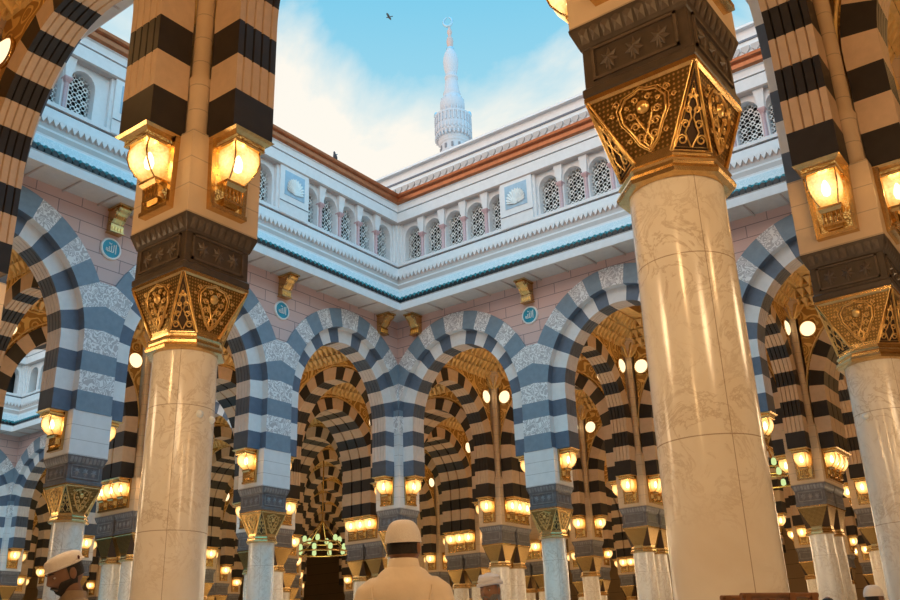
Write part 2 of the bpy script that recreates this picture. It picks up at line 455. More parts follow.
def block_mesh(near=False):
    mb = MB()
    mb.loft([sq_pts(h, z) for h, z in ((.462,5.28),(.478,5.30),(.478,5.36),(.458,5.38),(.455,5.74),(.468,5.75),(.475,5.77),(.525,5.91),(.53,5.94))], 0, False)
    for k in range(4):
        c, s = cos(k*pi/2), sin(k*pi/2)
        def T(x, y, z): return (x*c - y*s, x*s + y*c, z)
        f = .458
        # frame of the sunk panel
        for (y0, y1, z0, z1) in ((-.37,.37,5.42,5.445),(-.37,.37,5.705,5.73),(-.37,-.345,5.42,5.73),(.345,.37,5.42,5.73)):
            b = MB(); b.box(f-.02, f+.018, y0, y1, z0, z1, 1); mb.merge(MB_rot(b, k))
        for i in range(9):   # leaf band on the flared top
            y = -.4 + i*.1
            b = MB(); b.add([(.482,y-.035,5.78),(.482,y+.035,5.78),(.524,y+.04,5.89),(.530,y,5.91),(.524,y-.04,5.89),(.516,y,5.84)], [(0,1,5),(1,2,5),(2,3,5),(3,4,5),(4,0,5)], 1)
            mb.merge(MB_rot(b, k))
    return mb.mesh('carved_block', [M['warmblock'], M['warmlt']] if near else [M['block'], M['blocklt']])
def MB_rot(b, k):
    return b.xf(Matrix.Rotation(k*pi/2, 4, 'Z'))
def leaf_mesh(near=False):
    mb = MB(); f = .456
    for cy in (-.22, 0, .22):
        pts = []
        for j in range(14):
            a = j*2*pi/14 + pi/2; r = (.105 if j % 2 == 0 else .055); pts.append((f + .006, cy + r*cos(a)*.85, 5.575 + r*sin(a)))
        c = (f + .038, cy, 5.575)
        mb.add(pts + [c], [(j, (j+1) % 14, 14) for j in range(14)], 0)
        mb.add([(f+.01, cy-.012, 5.46),(f+.01, cy+.012, 5.46),(f+.035, cy, 5.56)], [(0,1,2)], 0)
    return mb.mesh('leaf_relief', [M['warmlt'] if near else M['blocklt']])
def pier_mesh(hx=.52, hy=.52, opens=(), stone='piertan'):
    key = ('pier', hx, hy, opens, stone)
    if key in _cache: return _cache[key]
    zt = 7.75 if not opens else 8.5 if len(opens) == 1 else 7.02
    mb = MB(); mb.box(-hx, hx, -hy, hy, 5.93, zt, 0)
    mb.box(-hx+.14, hx-.14, -hy+.14, hy-.14, zt, ZAP, 0)
    for sx in (-1, 1):
        for sy in (-1, 1):
            if (sx, sy) in opens: continue
            mb.lathe([(.13,7.0),(.13,7.70),(.15,7.80),(.115,7.86),(.115,11.2),(.14,11.25),(.12,11.3),(.2,11.55),(.3,11.8),(.34,ZAP)], 12, 0, True, sx*(hx-.17), sy*(hy-.17))
            for k in range(8):   # star corbel under the ceiling
                a = k*pi/4; cx, cy = sx*(hx-.12), sy*(hy-.12)
                if any(sx*ox < 0 and cos(a)*ox > .3 and sy == oy or sy*oy < 0 and sin(a)*oy > .3 and sx == ox for ox, oy in opens): continue
                mb.add([(cx+.1*cos(a-.3), cy+.1*sin(a-.3), 11.3),(cx+.1*cos(a+.3), cy+.1*sin(a+.3), 11.3),(cx+.5*cos(a), cy+.5*sin(a), 11.75),(cx,cy,11.78)], [(0,1,2),(1,3,2),(3,0,2)], 1)
    me = mb.mesh('pier', [M[stone], M['ceiling']]); _cache[key] = me; return me
ME = dict(shaft=shaft_mesh(), capital=capital_mesh(), grille=grille_mesh(), shield=shield_mesh(), block=block_mesh(), leaf=leaf_mesh(), blockn=block_mesh(True), leafn=leaf_mesh(True))
b_ = MB(); b_.lathe([(.0,-.02),(.03,-.02),(.045,.01),(.03,.04),(.0,.05)], 12, 0, True); b_.xf(Matrix.Rotation(pi/2, 4, 'Y')); ME['boss'] = b_.mesh('boss', [M['enamelw']])

# ------------------------------------------------------------------ lantern meshes (origin on pier face, +X outwards, z=0 at lower edge)
def lantern_meshes():
    mb = MB()                                        # frame
    for s in (-1, 1):
        mb.loft([[(-.01,s*.20,.0),(.07,s*.20,.0),(.07,s*.26,.0),(-.01,s*.26,.0)],[(-.01,s*.23,.93),(.07,s*.23,.93),(.07,s*.29,.93),(-.01,s*.29,.93)]], 0)
    mb.box(-.01,.10,-.26,.26,-.03,.03,0); mb.box(-.01,.07,-.29,.29,.86,.93,0)
    mb.quad((.015,-.21,.02),(.015,.21,.02),(.015,.24,.9),(.015,-.24,.9),1)
    frame = mb.mesh('frame', [M['gold'], M['filigree']])
    mb = MB()                                        # hood
    mb.loft([[(x,y,z) for x,y in ((0,-w),(d,-w),(d,w),(0,w))] for w,d,z in ((.21,.40,.80),(.225,.415,.82),(.215,.405,.84),(.215,.405,.89),(.27,.46,.92),(.30,.49,.95))], 0)
    hood = mb.mesh('hood', [M['gold']])
    mb = MB()
    mb.loft([[(x,y,z) for x,y in ((.03,-w),(d,-w),(d,w),(.03,w))] for w,d,z in ((.218,.408,.845),(.218,.408,.885))], 0, False, True, False)
    coll = mb.mesh('collar', [M['filigree']])
    mb = MB()                                        # shade
    pr = ((.175,.34,.82),(.185,.365,.74),(.185,.37,.64),(.17,.34,.54),(.14,.27,.44),(.115,.20,.38))
    mb.loft([[(.07,-w,z),(d,-w,z),(d+.02,0,z),(d,w,z),(.07,w,z)] for w,d,z in pr], 0, False, True, False)
    shade = mb.mesh('shade', [M['glass']])
    mb = MB()
    for s in (-1, 1): mb.tube([(d, s*w, z) for w, d, z in pr], .011, 5)
    ribs = mb.mesh('shade_rib', [M['gold']])
    mb = MB(); mb.lathe([(.0,.50),(.045,.53),(.06,.60),(.045,.68),(.02,.74),(.0,.76)], 10, 0, True, .20, 0, False)
    bulb = mb.mesh('bulb', [M['bulb']])
    mb = MB()                                        # gallery
    mb.loft([[(x,y,z) for x,y in ((0,-w),(d,-w),(d,w),(0,w))] for w,d,z in ((.115,.19,.375),(.15,.21,.365),(.15,.21,.33),(.125,.17,.29))], 0)
    for y in (-.11,-.055,0,.055,.11): mb.lathe([(.014,.12),(.022,.16),(.012,.2),(.022,.25),(.014,.3)], 6, 0, True, .14, y)
    mb.box(0,.16,-.135,.135,.09,.125,0); mb.box(0,.11,-.10,.10,.05,.09,0)
    gal = mb.mesh('gallery', [M['gold']])
    return dict(frame=frame, hood=hood, collar=coll, shade=shade, shade_rib=ribs, bulb=bulb, gallery=gal)
LM = lantern_meshes()
PROTO = {}
def lantern(key, label, loc, rz, group, lit=14.0, near=True):
    if VIS is not None and key not in VIS: 
        if lit: point_light(loc, rz, lit)
        return None
    t = thing('wall_lantern', label, 'lantern', loc, rz, group); t['key'] = key; t.scale = (1, 1, .945)
    link('frame', LM['frame'], t)
    h = link('hood', LM['hood'], t); link('filigree_collar', LM['collar'], h)
    s = link('glass_shade', LM['shade'], t); link('bulb', LM['bulb'], s)
    if near: link('shade_rib', LM['shade_rib'], s)
    link('gallery', LM['gallery'], t)
    if lit: point_light(loc, rz, lit)
    return t
NL = [0]
def point(loc, w, col, rad):
    l = bpy.data.lights.new('point_light', 'POINT'); l.energy = w; l.color = col; l.shadow_soft_size = rad
    o = bpy.data.objects.new('point_light', l); COL.objects.link(o); o.location = loc; NL[0] += 1
    return o
WARM = (1, .60, .26)
def point_light(loc, rz, w):
    p = Vector(loc) + Matrix.Rotation(rz, 3, 'Z') @ Vector((.20, 0, .62)); point(p, w, WARM, .07)

# --VIS--
# what the photograph shows of the long rows (the rest of each row stays out of sight)
VIS = set('''a-12_0_1 a-12_18_0 a-12_18_1 a-12_24.53_1 a-12_31.06_1 a-12_37.06_0 a-12_37.06_1 a-12_49.06_0 a-12_49.06_1 a-18_0_0 a-18_12_0 a-18_18_0 a-18_18_1
a-18_24.53_0 a-18_24.53_1 a-18_31.06_1 a-18_43.06_1 a-18_55.06_1 a-18_6_0 a-24.53_12_0 a-24.53_12_1 a-24.53_18_0 a-24.53_18_1 a-24.53_24.53_0
a-24.53_24.53_1 a-24.53_43.06_0 a-24.53_43.06_1 a-24.53_6_0 a-24.53_6_1 a-31.06_18_0 a-31.06_18_1 a-31.06_24.53_0 a-31.06_24.53_1 a-31.06_31.06_0
a-31.06_31.06_1 a-31.06_49.06_1 a-37.06_18_1 a-37.06_24.53_0 a-37.06_24.53_1 a-37.06_31.06_0 a-37.06_31.06_1 a-37.06_37.06_1 a-43.06_12_0 a-43.06_18_0
a-43.06_18_1 a-43.06_31.06_0 a-43.06_31.06_1 a-43.06_37.06_0 a-43.06_37.06_1 a-49.06_18_0 a-49.06_37.06_1 a-49.06_43.06_0 a-49.06_43.06_1
a-55.06_24.53_0 a-6_-6_0 a-6_0_1 a-6_18_0 a-6_18_1 a-6_24.53_0 a-6_24.53_1 a0_0_0 a0_6_1 c-12_18 c-12_24.53 c-12_37.06 c-12_43.06 c-12_49.06
c-12_55.06 c-18_12 c-18_18 c-18_24.53 c-18_31.06 c-18_6 c-24.53_12 c-24.53_18 c-24.53_24.53 c-24.53_31.06 c-24.53_37.06 c-24.53_43.06 c-24.53_49.06
c-31.06_24.53 c-31.06_37.06 c-37.06_18 c-37.06_24.53 c-37.06_31.06 c-37.06_43.06 c-37.06_49.06 c-43.06_18 c-43.06_31.06 c-43.06_37.06 c-43.06_43.06
c-49.06_24.53 c-49.06_37.06 c-49.06_43.06 c-55.06_24.53 c-55.06_31.06 c-6_0 c-6_24.53 c-6_31.06 c0_0 c0_6 l-12_18_0 l-12_18_2 l-12_24.53_0_0
l-12_24.53_0_1 l-12_24.53_2_2 l-12_24.53_3 l-12_37.06_0 l-12_43.06_2 l-12_43.06_3 l-12_49.06_0 l-12_55.06_2 l-12_55.06_3 l-18_12_1 l-18_12_3 l-18_18_0
l-18_18_2 l-18_18_3 l-18_24.53_0_0 l-18_24.53_0_1 l-18_24.53_0_2 l-18_24.53_2_2 l-18_24.53_3 l-18_31.06_0 l-18_31.06_2 l-18_31.06_3 l-18_55.06_0
l-18_6_1 l-18_6_3 l-24.53_12_3_0 l-24.53_12_3_1 l-24.53_12_3_2 l-24.53_18_0 l-24.53_18_1_0 l-24.53_18_3_0 l-24.53_24.53_3_0 l-24.53_24.53_3_1
l-24.53_24.53_3_2 l-24.53_31.06_2 l-24.53_31.06_3_0 l-24.53_31.06_3_1 l-24.53_31.06_3_2 l-24.53_37.06_3_1 l-24.53_37.06_3_2 l-24.53_43.06_0
l-24.53_43.06_2 l-24.53_43.06_3_0 l-24.53_49.06_2 l-24.53_49.06_3_0 l-24.53_49.06_3_1 l-24.53_55.06_3_1 l-31.06_24.53_0_2 l-31.06_37.06_0
l-31.06_37.06_2 l-31.06_37.06_3 l-37.06_18_0 l-37.06_18_1 l-37.06_24.53_0_1 l-37.06_24.53_0_2 l-37.06_24.53_1 l-37.06_31.06_0 l-37.06_37.06_3
l-37.06_49.06_3 l-43.06_18_0 l-43.06_18_1 l-43.06_18_3 l-43.06_24.53_3 l-43.06_31.06_0 l-43.06_31.06_1 l-43.06_37.06_0 l-43.06_43.06_3 l-49.06_24.53_3
l-49.06_37.06_0 l-49.06_37.06_1 l-49.06_43.06_0 l-49.06_49.06_3 l-55.06_24.53_0_2 l-55.06_24.53_1 l-55.06_31.06_3 l-55.06_43.06_0 l-6_0_0 l-6_0_3
l-6_18_0 l-6_24.53_0_0 l-6_24.53_0_1 l-6_24.53_0_2 l-6_24.53_2_1 l-6_24.53_2_2 l-6_24.53_3 l-6_31.06_2 l-6_31.06_3 l0_0_0 l0_0_2 l0_0_3 l0_6_0 l0_6_3
r-12_0_0_1 r-12_24.53_0_1 r-12_24.53_2_0 r-12_24.53_3_0 r-12_37.06_0_1 r-18_24.53_0_1 r-18_24.53_3_0 r-18_31.06_0_1 r-18_31.06_3_0 r-24.53_12_3_0
r-24.53_24.53_3_0 r-24.53_31.06_3_0 r-24.53_43.06_0_1 r-24.53_6_1_1 r-31.06_37.06_3_0 r-43.06_31.06_0_1 r-6_24.53_0_1 r-6_24.53_3_0'''.split())

# ------------------------------------------------------------------ the grid of columns
XS = [-67.06,-61.06,-55.06,-49.06,-43.06,-37.06,-31.06,-24.53,-18,-12,-6,0,6]
YS = [-12,-6,0,6,12,18,24.53,31.06,37.06,43.06,49.06,55.06]
JX, JY = -24.53, 24.53       # movement joints : paired columns
IX = {x: i for i, x in enumerate(XS)}; IY = {y: i for i, y in enumerate(YS)}
def in_court(x, y): return 0 < y < 18 and (-18 < x < 0 or -43.06 < x < JX)
def halves(x, y): return .48 + (.53 if x == JX else 0), .48 + (.53 if y == JY else 0)
CAM = Vector((2.37, -6.23, 1.1))
def col_used(x, y):
    """columns the photo can show, and those that carry the arches beside the camera"""
    if in_court(x, y): return False
    if (x, y) in ((0,0),(-6,0),(0,6),(-12,0),(-18,0),(0,12),(0,18)): return True
    if y >= 18 or x <= -18:
        d = Vector((x, y)) - CAM.xy; ang = math.degrees(atan2(-d.x, d.y))
        return 2 < ang < 68.5 and d.length < 76
    return False
COLS = [(x, y) for x in XS for y in YS if col_used(x, y)]
ORD = ['first','second','third','fourth','fifth','sixth','seventh','eighth','ninth']
SPECIAL = {
    (-6,0): 'tall foreground column left of centre', (0,0): 'largest foreground column right of centre', (0,6): 'foreground column at the right edge',
    (-18,18): 'court corner column', (-12,18): 'first column right of the court corner', (-6,18): 'second column right of the court corner',
    (0,18): 'third column right of the court corner', (-18,12): 'first column left of the court corner', (-18,6): 'second column left of the court corner',
    (-18,0): 'third column left of the court corner', (-12,0): 'near column beyond the left edge', (0,12): 'near column beyond the right edge'}
def cdesc(x, y):
    if (x, y) in SPECIAL: return SPECIAL[(x, y)]
    ix, iy = IX[x] - IX[-18], IY[y] - IY[18]
    if (x, y) == (-43.06, 18): return 'corner column of the farther court'
    if iy > 0:
        w = 'aligned with corner' if ix == 0 else '%s right of corner' % ORD[ix - 1] if ix > 0 else '%s left of corner' % ORD[-ix - 1]
        return '%s-row column behind right facade, %s' % (ORD[iy - 1], w)
    w = 'aligned with corner' if iy == 0 else '%s nearer than corner' % ORD[-iy - 1]
    return '%s-row column behind left facade, %s' % (ORD[-ix - 1], w)

FACES = {0: ('near right face', (1,0)), 1: ('far right face', (0,1)), 2: ('far left face', (-1,0)), 3: ('near left face', (0,-1))}
def step(x, y, dx, dy):
    i, k = IX[x] + dx, IY[y] + dy
    return (XS[i] if 0 <= i < len(XS) else XS[-1] + 6, YS[k] if 0 <= k < len(YS) else YS[-1] + 6)
def neighbours(x, y):
    out = []
    for k, (nm, (dx, dy)) in FACES.items():
        n = step(x, y, dx, dy)
        if in_court(*n) or in_court((x + n[0])/2, (y + n[1])/2): continue
        out.append(k)
    return out
# corners of a pier that face open sky (no colonnette or star corbel there)
def open_corners(x, y):
    return tuple((sx, sy) for sx in (-1,1) for sy in (-1,1) if in_court(x + sx*3, y + sy*3))

def build_column(x, y):
    hx, hy = halves(x, y); twin = hx > .5 or hy > .5
    d = (Vector((x, y)) - CAM.xy).length
    de = cdesc(x, y)
    if twin:
        nm, cat = 'twin_column', 'column'
        lab = ('four-shaft marble pier, ' if hx > .5 and hy > .5 else 'twin marble pier with gilded capitals, ') + de
    else:
        nm, cat = 'marble_column', 'column'
        lab = 'marble shaft with gilded capital, ' + de
    if VIS is not None and 'c%g_%g' % (x, y) not in VIS and d > 31: return
    t = thing(nm, lab, cat, (x, y, 0)); t['key'] = 'c%g_%g' % (x, y)
    offs = [(ox, oy) for ox in ((-.53,.53) if hx > .5 else (0,)) for oy in ((-.53,.53) if hy > .5 else (0,))]
    full = d < 33
    for ox, oy in offs:
        link('shaft', ME['shaft'], t, (ox, oy, 0))
        c = link('capital', ME['capital'], t, (ox, oy, 0))
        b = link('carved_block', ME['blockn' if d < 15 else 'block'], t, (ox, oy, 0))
        if full:
            for k in range(4):
                if d < 33 and not twin:
                    link('corner_grille', ME['grille'], c, (0,0,0), k*pi/2); link('shield_relief', ME['shield'], c, (0,0,0), k*pi/2)
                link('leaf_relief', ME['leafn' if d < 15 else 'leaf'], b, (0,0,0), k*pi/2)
    link('pier', pier_mesh(hx + .04, hy + .04, open_corners(x, y), 'pier' if y >= 18 and x <= 0 and open_corners(x, y) or x in (-18, -43.06) and y > 0 and open_corners(x, y) else 'piertan'), t)
    if (x, y) in ((-6,0),(0,6)):
        for an, z in ((-5,3.71),(25,3.68)) if x == -6 else ((-115,3.75),):
            a = R(an); link('boss', ME['boss'], t, (.36*cos(a), .36*sin(a), z), a)
    # lanterns, one under each bracket, three under the broad ones
    for k in neighbours(x, y):
        nm, (dx, dy) = FACES[k]
        half = hx if dx else hy; wide = (hy > .5) if dx else (hx > .5)
        base = Vector((x + dx*(half + .04), y + dy*(half + .04), 6.09)); side = Vector((-dy, dx, 0))
        sh = de
        if wide:
            # from the camera, +side on the -Y face runs to the right, on the +X face to the right too
            for i, o in enumerate((-.53, 0, .53)):
                w = ['left','middle','right'][i] 
                lantern('l%g_%g_%d_%d' % (x, y, k, i), '%s trio lantern, %s of %s' % (w, nm, sh), base + side*o, k*pi/2, 'brass lanterns in rows of three',
                        LPW*.6 if d < 50 and k in (0,3) else 0, d < 34)
        else:
            lantern('l%g_%g_%d' % (x, y, k), 'brass lantern, %s of %s' % (nm, sh), base, k*pi/2, 'single brass lanterns under the arches',
                    LPW if d < 50 and (k in (0,3) or d < 16) else 0, d < 34)

LPW = 16.0
def rz_for(dirv):      # arch frame whose local +Y looks along dirv
    return atan2(dirv[1], dirv[0]) - pi/2
def build_arch(p, q):
    (x1, y1), (x2, y2) = p, q
    alongx = y1 == y2
    h1, h2 = halves(x1, y1), halves(x2, y2)
    if alongx:
        s0, s1 = x1 + h1[0], x2 - h2[0]; wide = h1[1] > .5 and h2[1] > .5
        c = ((s0 + s1)/2, y1)
    else:
        s0, s1 = y1 + h1[1], y2 - h2[1]; wide = h1[0] > .5 and h2[0] > .5
        c = (x1, (s0 + s1)/2)
    a = (s1 - s0 - .96)/2
    face = None; far2 = x2 <= JX
    if alongx and y1 == 18 and (-18 <= x1 and x2 <= 0 or -43.06 <= x1 and x2 <= JX): face = (0,-1)
    if alongx and y1 == 0 and -18 <= x1 and x2 <= 0: face = (0,1)
    if not alongx and x1 in (-18,-43.06) and 0 <= y1 and y2 <= 18: face = (1,0)
    if not alongx and x1 == 0 and 0 <= y1 and y2 <= 18: face = (-1,0)
    rz = rz_for(face) if face else (0 if alongx else pi/2)
    if face:
        side = {(0,-1):'right-hand', (1,0):'left-hand', (0,1):'near left', (-1,0):'near right'}[face]
        if far2: w = '%s arch %s of the farther court corner' % ((ORD[IX[x1] - IX[-43.06]], 'right') if alongx else (ORD[(12 - y1)//6], 'left'))
        elif face == (0,-1): w = ORD[(x1 + 18)//6] + ' arch right of the court corner'
        elif face == (1,0): w = ORD[(12 - y1)//6] + ' arch left of the court corner'
        elif face == (0,1): w = 'near arch ' + ('between the two big foreground columns' if x1 == -6 else 'left of the tall left foreground column' if x1 == -12 else 'farthest left of the near arcade')
        else: w = 'near arch ' + ('springing from the right edge foreground column' if y1 == 0 else 'beyond the right edge column' if y1 == 6 else 'farthest right of the near arcade')
        lab = 'slate and white striped facade arch, ' + w
        if side.startswith('near'): lab = 'dark and beige striped underside, ' + w
    else:
        lab = 'dark-striped arch running %s from %s' % ('right' if alongx else 'back', cdesc(x1, y1))
    if VIS is not None and 'a%g_%g_%d' % (x1, y1, alongx) not in VIS and (Vector(c) - CAM.xy).length > 31: return
    t = thing('striped_arch', lab, 'arch', (c[0], c[1], 0), rz); t['key'] = 'a%g_%g_%d' % (x1, y1, alongx)
    link('arch_rib', rib_mesh(a, wide, bool(face), face in ((0,-1),(1,0))), t)
    link('spandrel', spandrel_mesh(a, wide, bool(face)), t)
    if face:
        cor = -1 if (x1, y1) in ((-18,18),(-43.06,18)) and alongx else 1 if (x2, y2) in ((-18,18),(-43.06,18)) and not alongx else 0
        link('facade_ring', ring_mesh(a, -cor), t)
    # round lamps on the spandrels beside each pier
    for e in (-1, 1):
        for sgn in ((-1,) if face else (-1, 1)):
            hh = .72 if wide else .22
            Rm = Matrix.Rotation(rz, 4, 'Z')
            L = Rm @ Vector((e*(a + .48 - .30), sgn*(hh + .03), 10.95)); out = Rm @ Vector((-e, 0, 0)); nrm = Rm @ Vector((0, sgn, 0))
            P0, P1 = Vector((x1, y1)), Vector((x2, y2)); LP = Vector((c[0] + L.x, c[1] + L.y))
            own = (x1, y1) if (LP - P0).length < (LP - P1).length else (x2, y2)
            k = [kk for kk, (_, dv) in FACES.items() if abs(out.x - dv[0]) + abs(out.y - dv[1]) < .1][0]
            left = out.x*nrm.y - out.y*nrm.x < 0       # seen by someone who faces the bracket
            key = 'r%g_%g_%d_%d' % (own[0], own[1], k, left)
            if VIS is not None and key not in VIS: continue
            o = link('round_lamp', LAMP, None, (LP.x, LP.y, L.z), rz + (0 if sgn > 0 else pi))
            tag(o, 'round lamp %s of %s arch, %s' % ('left' if left else 'right', FACES[k][0].replace(' face', ''), cdesc(*own)), 'lamp', 'round lamps beside the arches', 'thing'); o['key'] = key
            link('brass_rim', LAMPRIM, o)
b_ = MB(); b_.lathe([(.25,0),(.24,.04),(.17,.09),(.08,.115),(0.001,.12)], 20, 0, True); b_.xf(Matrix.Rotation(-pi/2, 4, 'X')); LAMP = b_.mesh('round_lamp', [M['globe']])
b_ = MB(); b_.lathe([(.25,-.03),(.29,-.03),(.295,.02),(.26,.045),(.25,.02)], 20, 0, True, 0, 0, False); b_.xf(Matrix.Rotation(-pi/2, 4, 'X')); LAMPRIM = b_.mesh('brass_rim', [M['gold']])

for c in COLS: build_column(*c)
SC = set(COLS)
for (x, y) in COLS:
    for (dx, dy) in ((1,0),(0,1)):
        n = step(x, y, dx, dy)
        if n in SC and not in_court((x + n[0])/2, (y + n[1])/2): build_arch((x, y), n)

# ------------------------------------------------------------------ arches next to the camera whose far columns are outside the picture
for p, q in (((-6,-6),(-6,0)), ((0,6),(6,6)), ((0,-6),(0,0)), ((0,0),(6,0)), ((-12,-6),(-12,0))):
    build_arch(p, q)

# ------------------------------------------------------------------ facades of the court
SIDES = {'right': ((-9,18), (0,-1)), 'left': ((-18,9), (1,0)), 'farther_right': ((-34.06,18), (0,-1)), 'farther_left': ((-43.06,9), (1,0)), 'near_left': ((-9,0), (0,1)), 'near_right': ((0,9), (-1,0))}
def facade_wall():
    mb = MB(); f = .45; N = 40
    for c in (-6, 0, 6):
        xs = [c - 3 + 6*i/N for i in range(N + 1)]
        lo = [ZC + (BO-.12)*sqrt(max(0, 1 - ((x-c)/3.10)**2)) for x in xs]
        for i in range(N): mb.quad((xs[i], f, lo[i]), (xs[i+1], f, lo[i+1]), (xs[i+1], f, 12.55), (xs[i], f, 12.55), 0)
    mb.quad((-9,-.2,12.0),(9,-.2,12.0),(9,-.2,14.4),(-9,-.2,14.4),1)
    return mb.mesh('wall', [M['pink'], M['void']])
def profile_mesh(name, prof, mats, L=9.0, mitre=True):
    """extrude (offset, z, mat) profile along the side, mitred at both inner corners"""
    mb = MB()
    for (o0, z0, m), (o1, z1, _) in zip(prof, prof[1:]):
        e0, e1 = L - o0, L - o1
        mb.quad((-e0, o0, z0), (e0, o0, z0), (e1, o1, z1), (-e1, o1, z1), m)
    return mb.mesh(name, mats)
CORN = [(.30,12.5,0),(.45,12.5,0),(1.36,12.46,1),(1.38,12.46,1),(1.38,12.70,1),(1.33,12.73,2),(1.33,12.77,1),(1.22,12.78,4),(1.22,12.94,3),(1.02,13.36,1),(1.0,13.40,1),(1.0,13.46,2),(.94,13.48,2),(.90,13.66,1),(.90,13.72,1),(.86,13.74,2),(.81,13.90,2),(.81,14.04,2),(.86,14.05,1),(.82,14.36,4),(.78,14.37,4),(.78,14.42,1),(.84,14.43,1),(.84,14.54,1),(.40,14.55,1)]
UPPER = [(.30,16.13,2),(.86,16.12,2),(.90,16.16,1),(.92,16.52,4),(.90,16.525,4),(.90,16.55,1),(.94,16.56,1),(.94,16.78,1),(1.0,16.80,5),(1.08,16.86,5),(1.09,16.98,5),(1.04,17.05,5),(1.12,17.10,5),(1.14,17.18,5),(1.0,17.22,2),(.2,17.22,2),(.2,17.3,2)]
CM = [M['soffit'], M['white'], M['beige'], M['tealw'], M['groove'], M['copper']]
me_wall = facade_wall(); me_corn = profile_mesh('cornice', CORN, CM); me_upper = profile_mesh('frieze', UPPER, CM)
# tile ends, teeth and soffit joints
def tiles_mesh():
    mb = MB(); L = 9 - 1.22; n = int(2*L/.185)
    for i in range(n):
        x = -L + (i + .5)*2*L/n
        rings = [[(x + .07*cos(a), o, z + .07*sin(a)) for a in [pi*k/5 for k in range(6)]] for o, z in ((1.33, 12.86), (1.22, 12.98))]
        mb.loft(rings, 0, True, False, False)
        mb.add([(x + .078*cos(2*pi*k/10), 1.335, 12.85 + .085*sin(2*pi*k/10)) for k in range(10)], [tuple(range(10))], 1)
        mb.add([(x + .10, 1.30, 12.78), (x + .16, 1.30, 12.86), (x + .03, 1.30, 12.86)], [(0,1,2)], 1)
    mb.quad((-L, 1.24, 12.95), (L, 1.24, 12.95), (L, 1.20, 13.03), (-L, 1.20, 13.03), 0)
    return mb.mesh('tile_course', [M['teal'], M['tealrim']])
def teeth_mesh(L, o, z0, z1, step, depth, mat):
    mb = MB(); n = int(2*L/step)
    for i in range(n):
        x = -L + i*2*L/n; w = 2*L/n*.86
        mb.add([(x, o, z1),(x+w, o, z1),(x+w, o, z0+.14),(x+w/2, o, z0),(x, o, z0+.14),(x, o-depth, z1),(x+w, o-depth, z1),(x+w, o-depth, z0+.14),(x+w/2, o-depth, z0),(x, o-depth, z0+.14)],
               [(0,1,2,3,4),(0,4,9,5),(1,6,7,2),(2,7,8,3),(3,8,9,4)], 0)
    return mb.mesh('teeth', [mat])
def soffit_joints():
    mb = MB()
    for i in range(16): 
        x = -7.5 + i
        mb.box(x-.02, x+.02, .45, 1.3, 12.445, 12.49, 0)
    return mb.mesh('soffit_rib', [M['beige']])
me_tiles = tiles_mesh(); me_teeth = teeth_mesh(8.12, .87, 13.88, 14.08, .17, .06, M['white']); me_sofj = soffit_joints()

# clerestory wall with arched openings ; pier panels stand on the column axes
PITCH, WW, ZS, ZT, ZTOP = .93, .36, 14.55, 15.56, 16.15
CENTRES = [c + k*PITCH for c in (-6, 0, 6) for k in (-2,-1,0,1,2)]
CENTRES = [x + (.26 if x < -4 else -.26 if x > 4 else 0) for x in CENTRES]
FO, BOF = .66, .28     # front and back of the clerestory wall
# the left side's bay nearest the camera is set out a little farther from its panel
CENTRES_L = [x + .57 if x > 3.5 else x for x in CENTRES if x < 7]
def clerestory_mesh(CENTRES):
    mb = MB(); N = 10
    edges = [-8.4] + [(a + b)/2 for a, b in zip(CENTRES, CENTRES[1:])] + [8.4]
    for i, c in enumerate(CENTRES):
        l, r = edges[i], edges[i+1]
        for f, flip in ((FO, 0), (BOF, 1)):
            mb.quad((l,f,ZS),(c-WW,f,ZS),(c-WW,f,ZTOP),(l,f,ZTOP),0); mb.quad((c+WW,f,ZS),(r,f,ZS),(r,f,ZTOP),(c+WW,f,ZTOP),0)
            arc = [(c - WW*cos(pi*k/N), ZT + WW*1.12*sin(pi*k/N)) for k in range(N + 1)]
            for (x0,z0),(x1,z1) in zip(arc, arc[1:]): mb.quad((x0,f,z0),(x1,f,z1),(x1,f,ZTOP),(x0,f,ZTOP),0)
        path = [(c-WW, ZS)] + arc + [(c+WW, ZS)]
        for (x0,z0),(x1,z1) in zip(path, path[1:]): mb.quad((x0,FO,z0),(x1,FO,z1),(x1,BOF,z1),(x0,BOF,z0),0)
        # slim jamb moulding
    return mb.mesh('clerestory_wall', [M['white']])
me_cler = {0: clerestory_mesh(CENTRES), 1: clerestory_mesh(CENTRES_L)}
def lattice_mesh():
    mb = MB(); o = BOF + .16; cs = .14; f, b = o, o - .02
    nx, nz = 6, 11
    for i in range(nx):
        for k in range(nz):
            x = -.42 + (i + .5)*cs; z = ZS + (k + .5)*cs
            if z > ZT and (x/(WW+.08))**2 + ((z-ZT)/(WW*1.12+.08))**2 > 1.3: continue
            r = .066 if (i + k) % 3 == 0 else .056 if (i*2 + k) % 3 else .040
            n = 8; a0 = (i*7 + k*3) % 5*.3
            sq = []
            for j in range(n):
                a = 2*pi*j/n + pi/8; mx = max(abs(cos(a)), abs(sin(a))); sq.append((x + cs/2*cos(a)/mx, z + cs/2*sin(a)/mx))
            hole = [(x + r*cos(2*pi*j/n + pi/8), z + r*sin(2*pi*j/n + pi/8)) for j in range(n)]
            for j in range(n):
                j2 = (j + 1) % n
                mb.quad((*sq[j][:1], f, sq[j][1]), (sq[j2][0], f, sq[j2][1]), (hole[j2][0], f, hole[j2][1]), (hole[j][0], f, hole[j][1]), 0)
                mb.quad((hole[j][0], f, hole[j][1]), (hole[j2][0], f, hole[j2][1]), (hole[j2][0], b, hole[j2][1]), (hole[j][0], b, hole[j][1]), 0)
    return mb.mesh('lattice_screen', [M['lattice']])
me_lat = lattice_mesh()
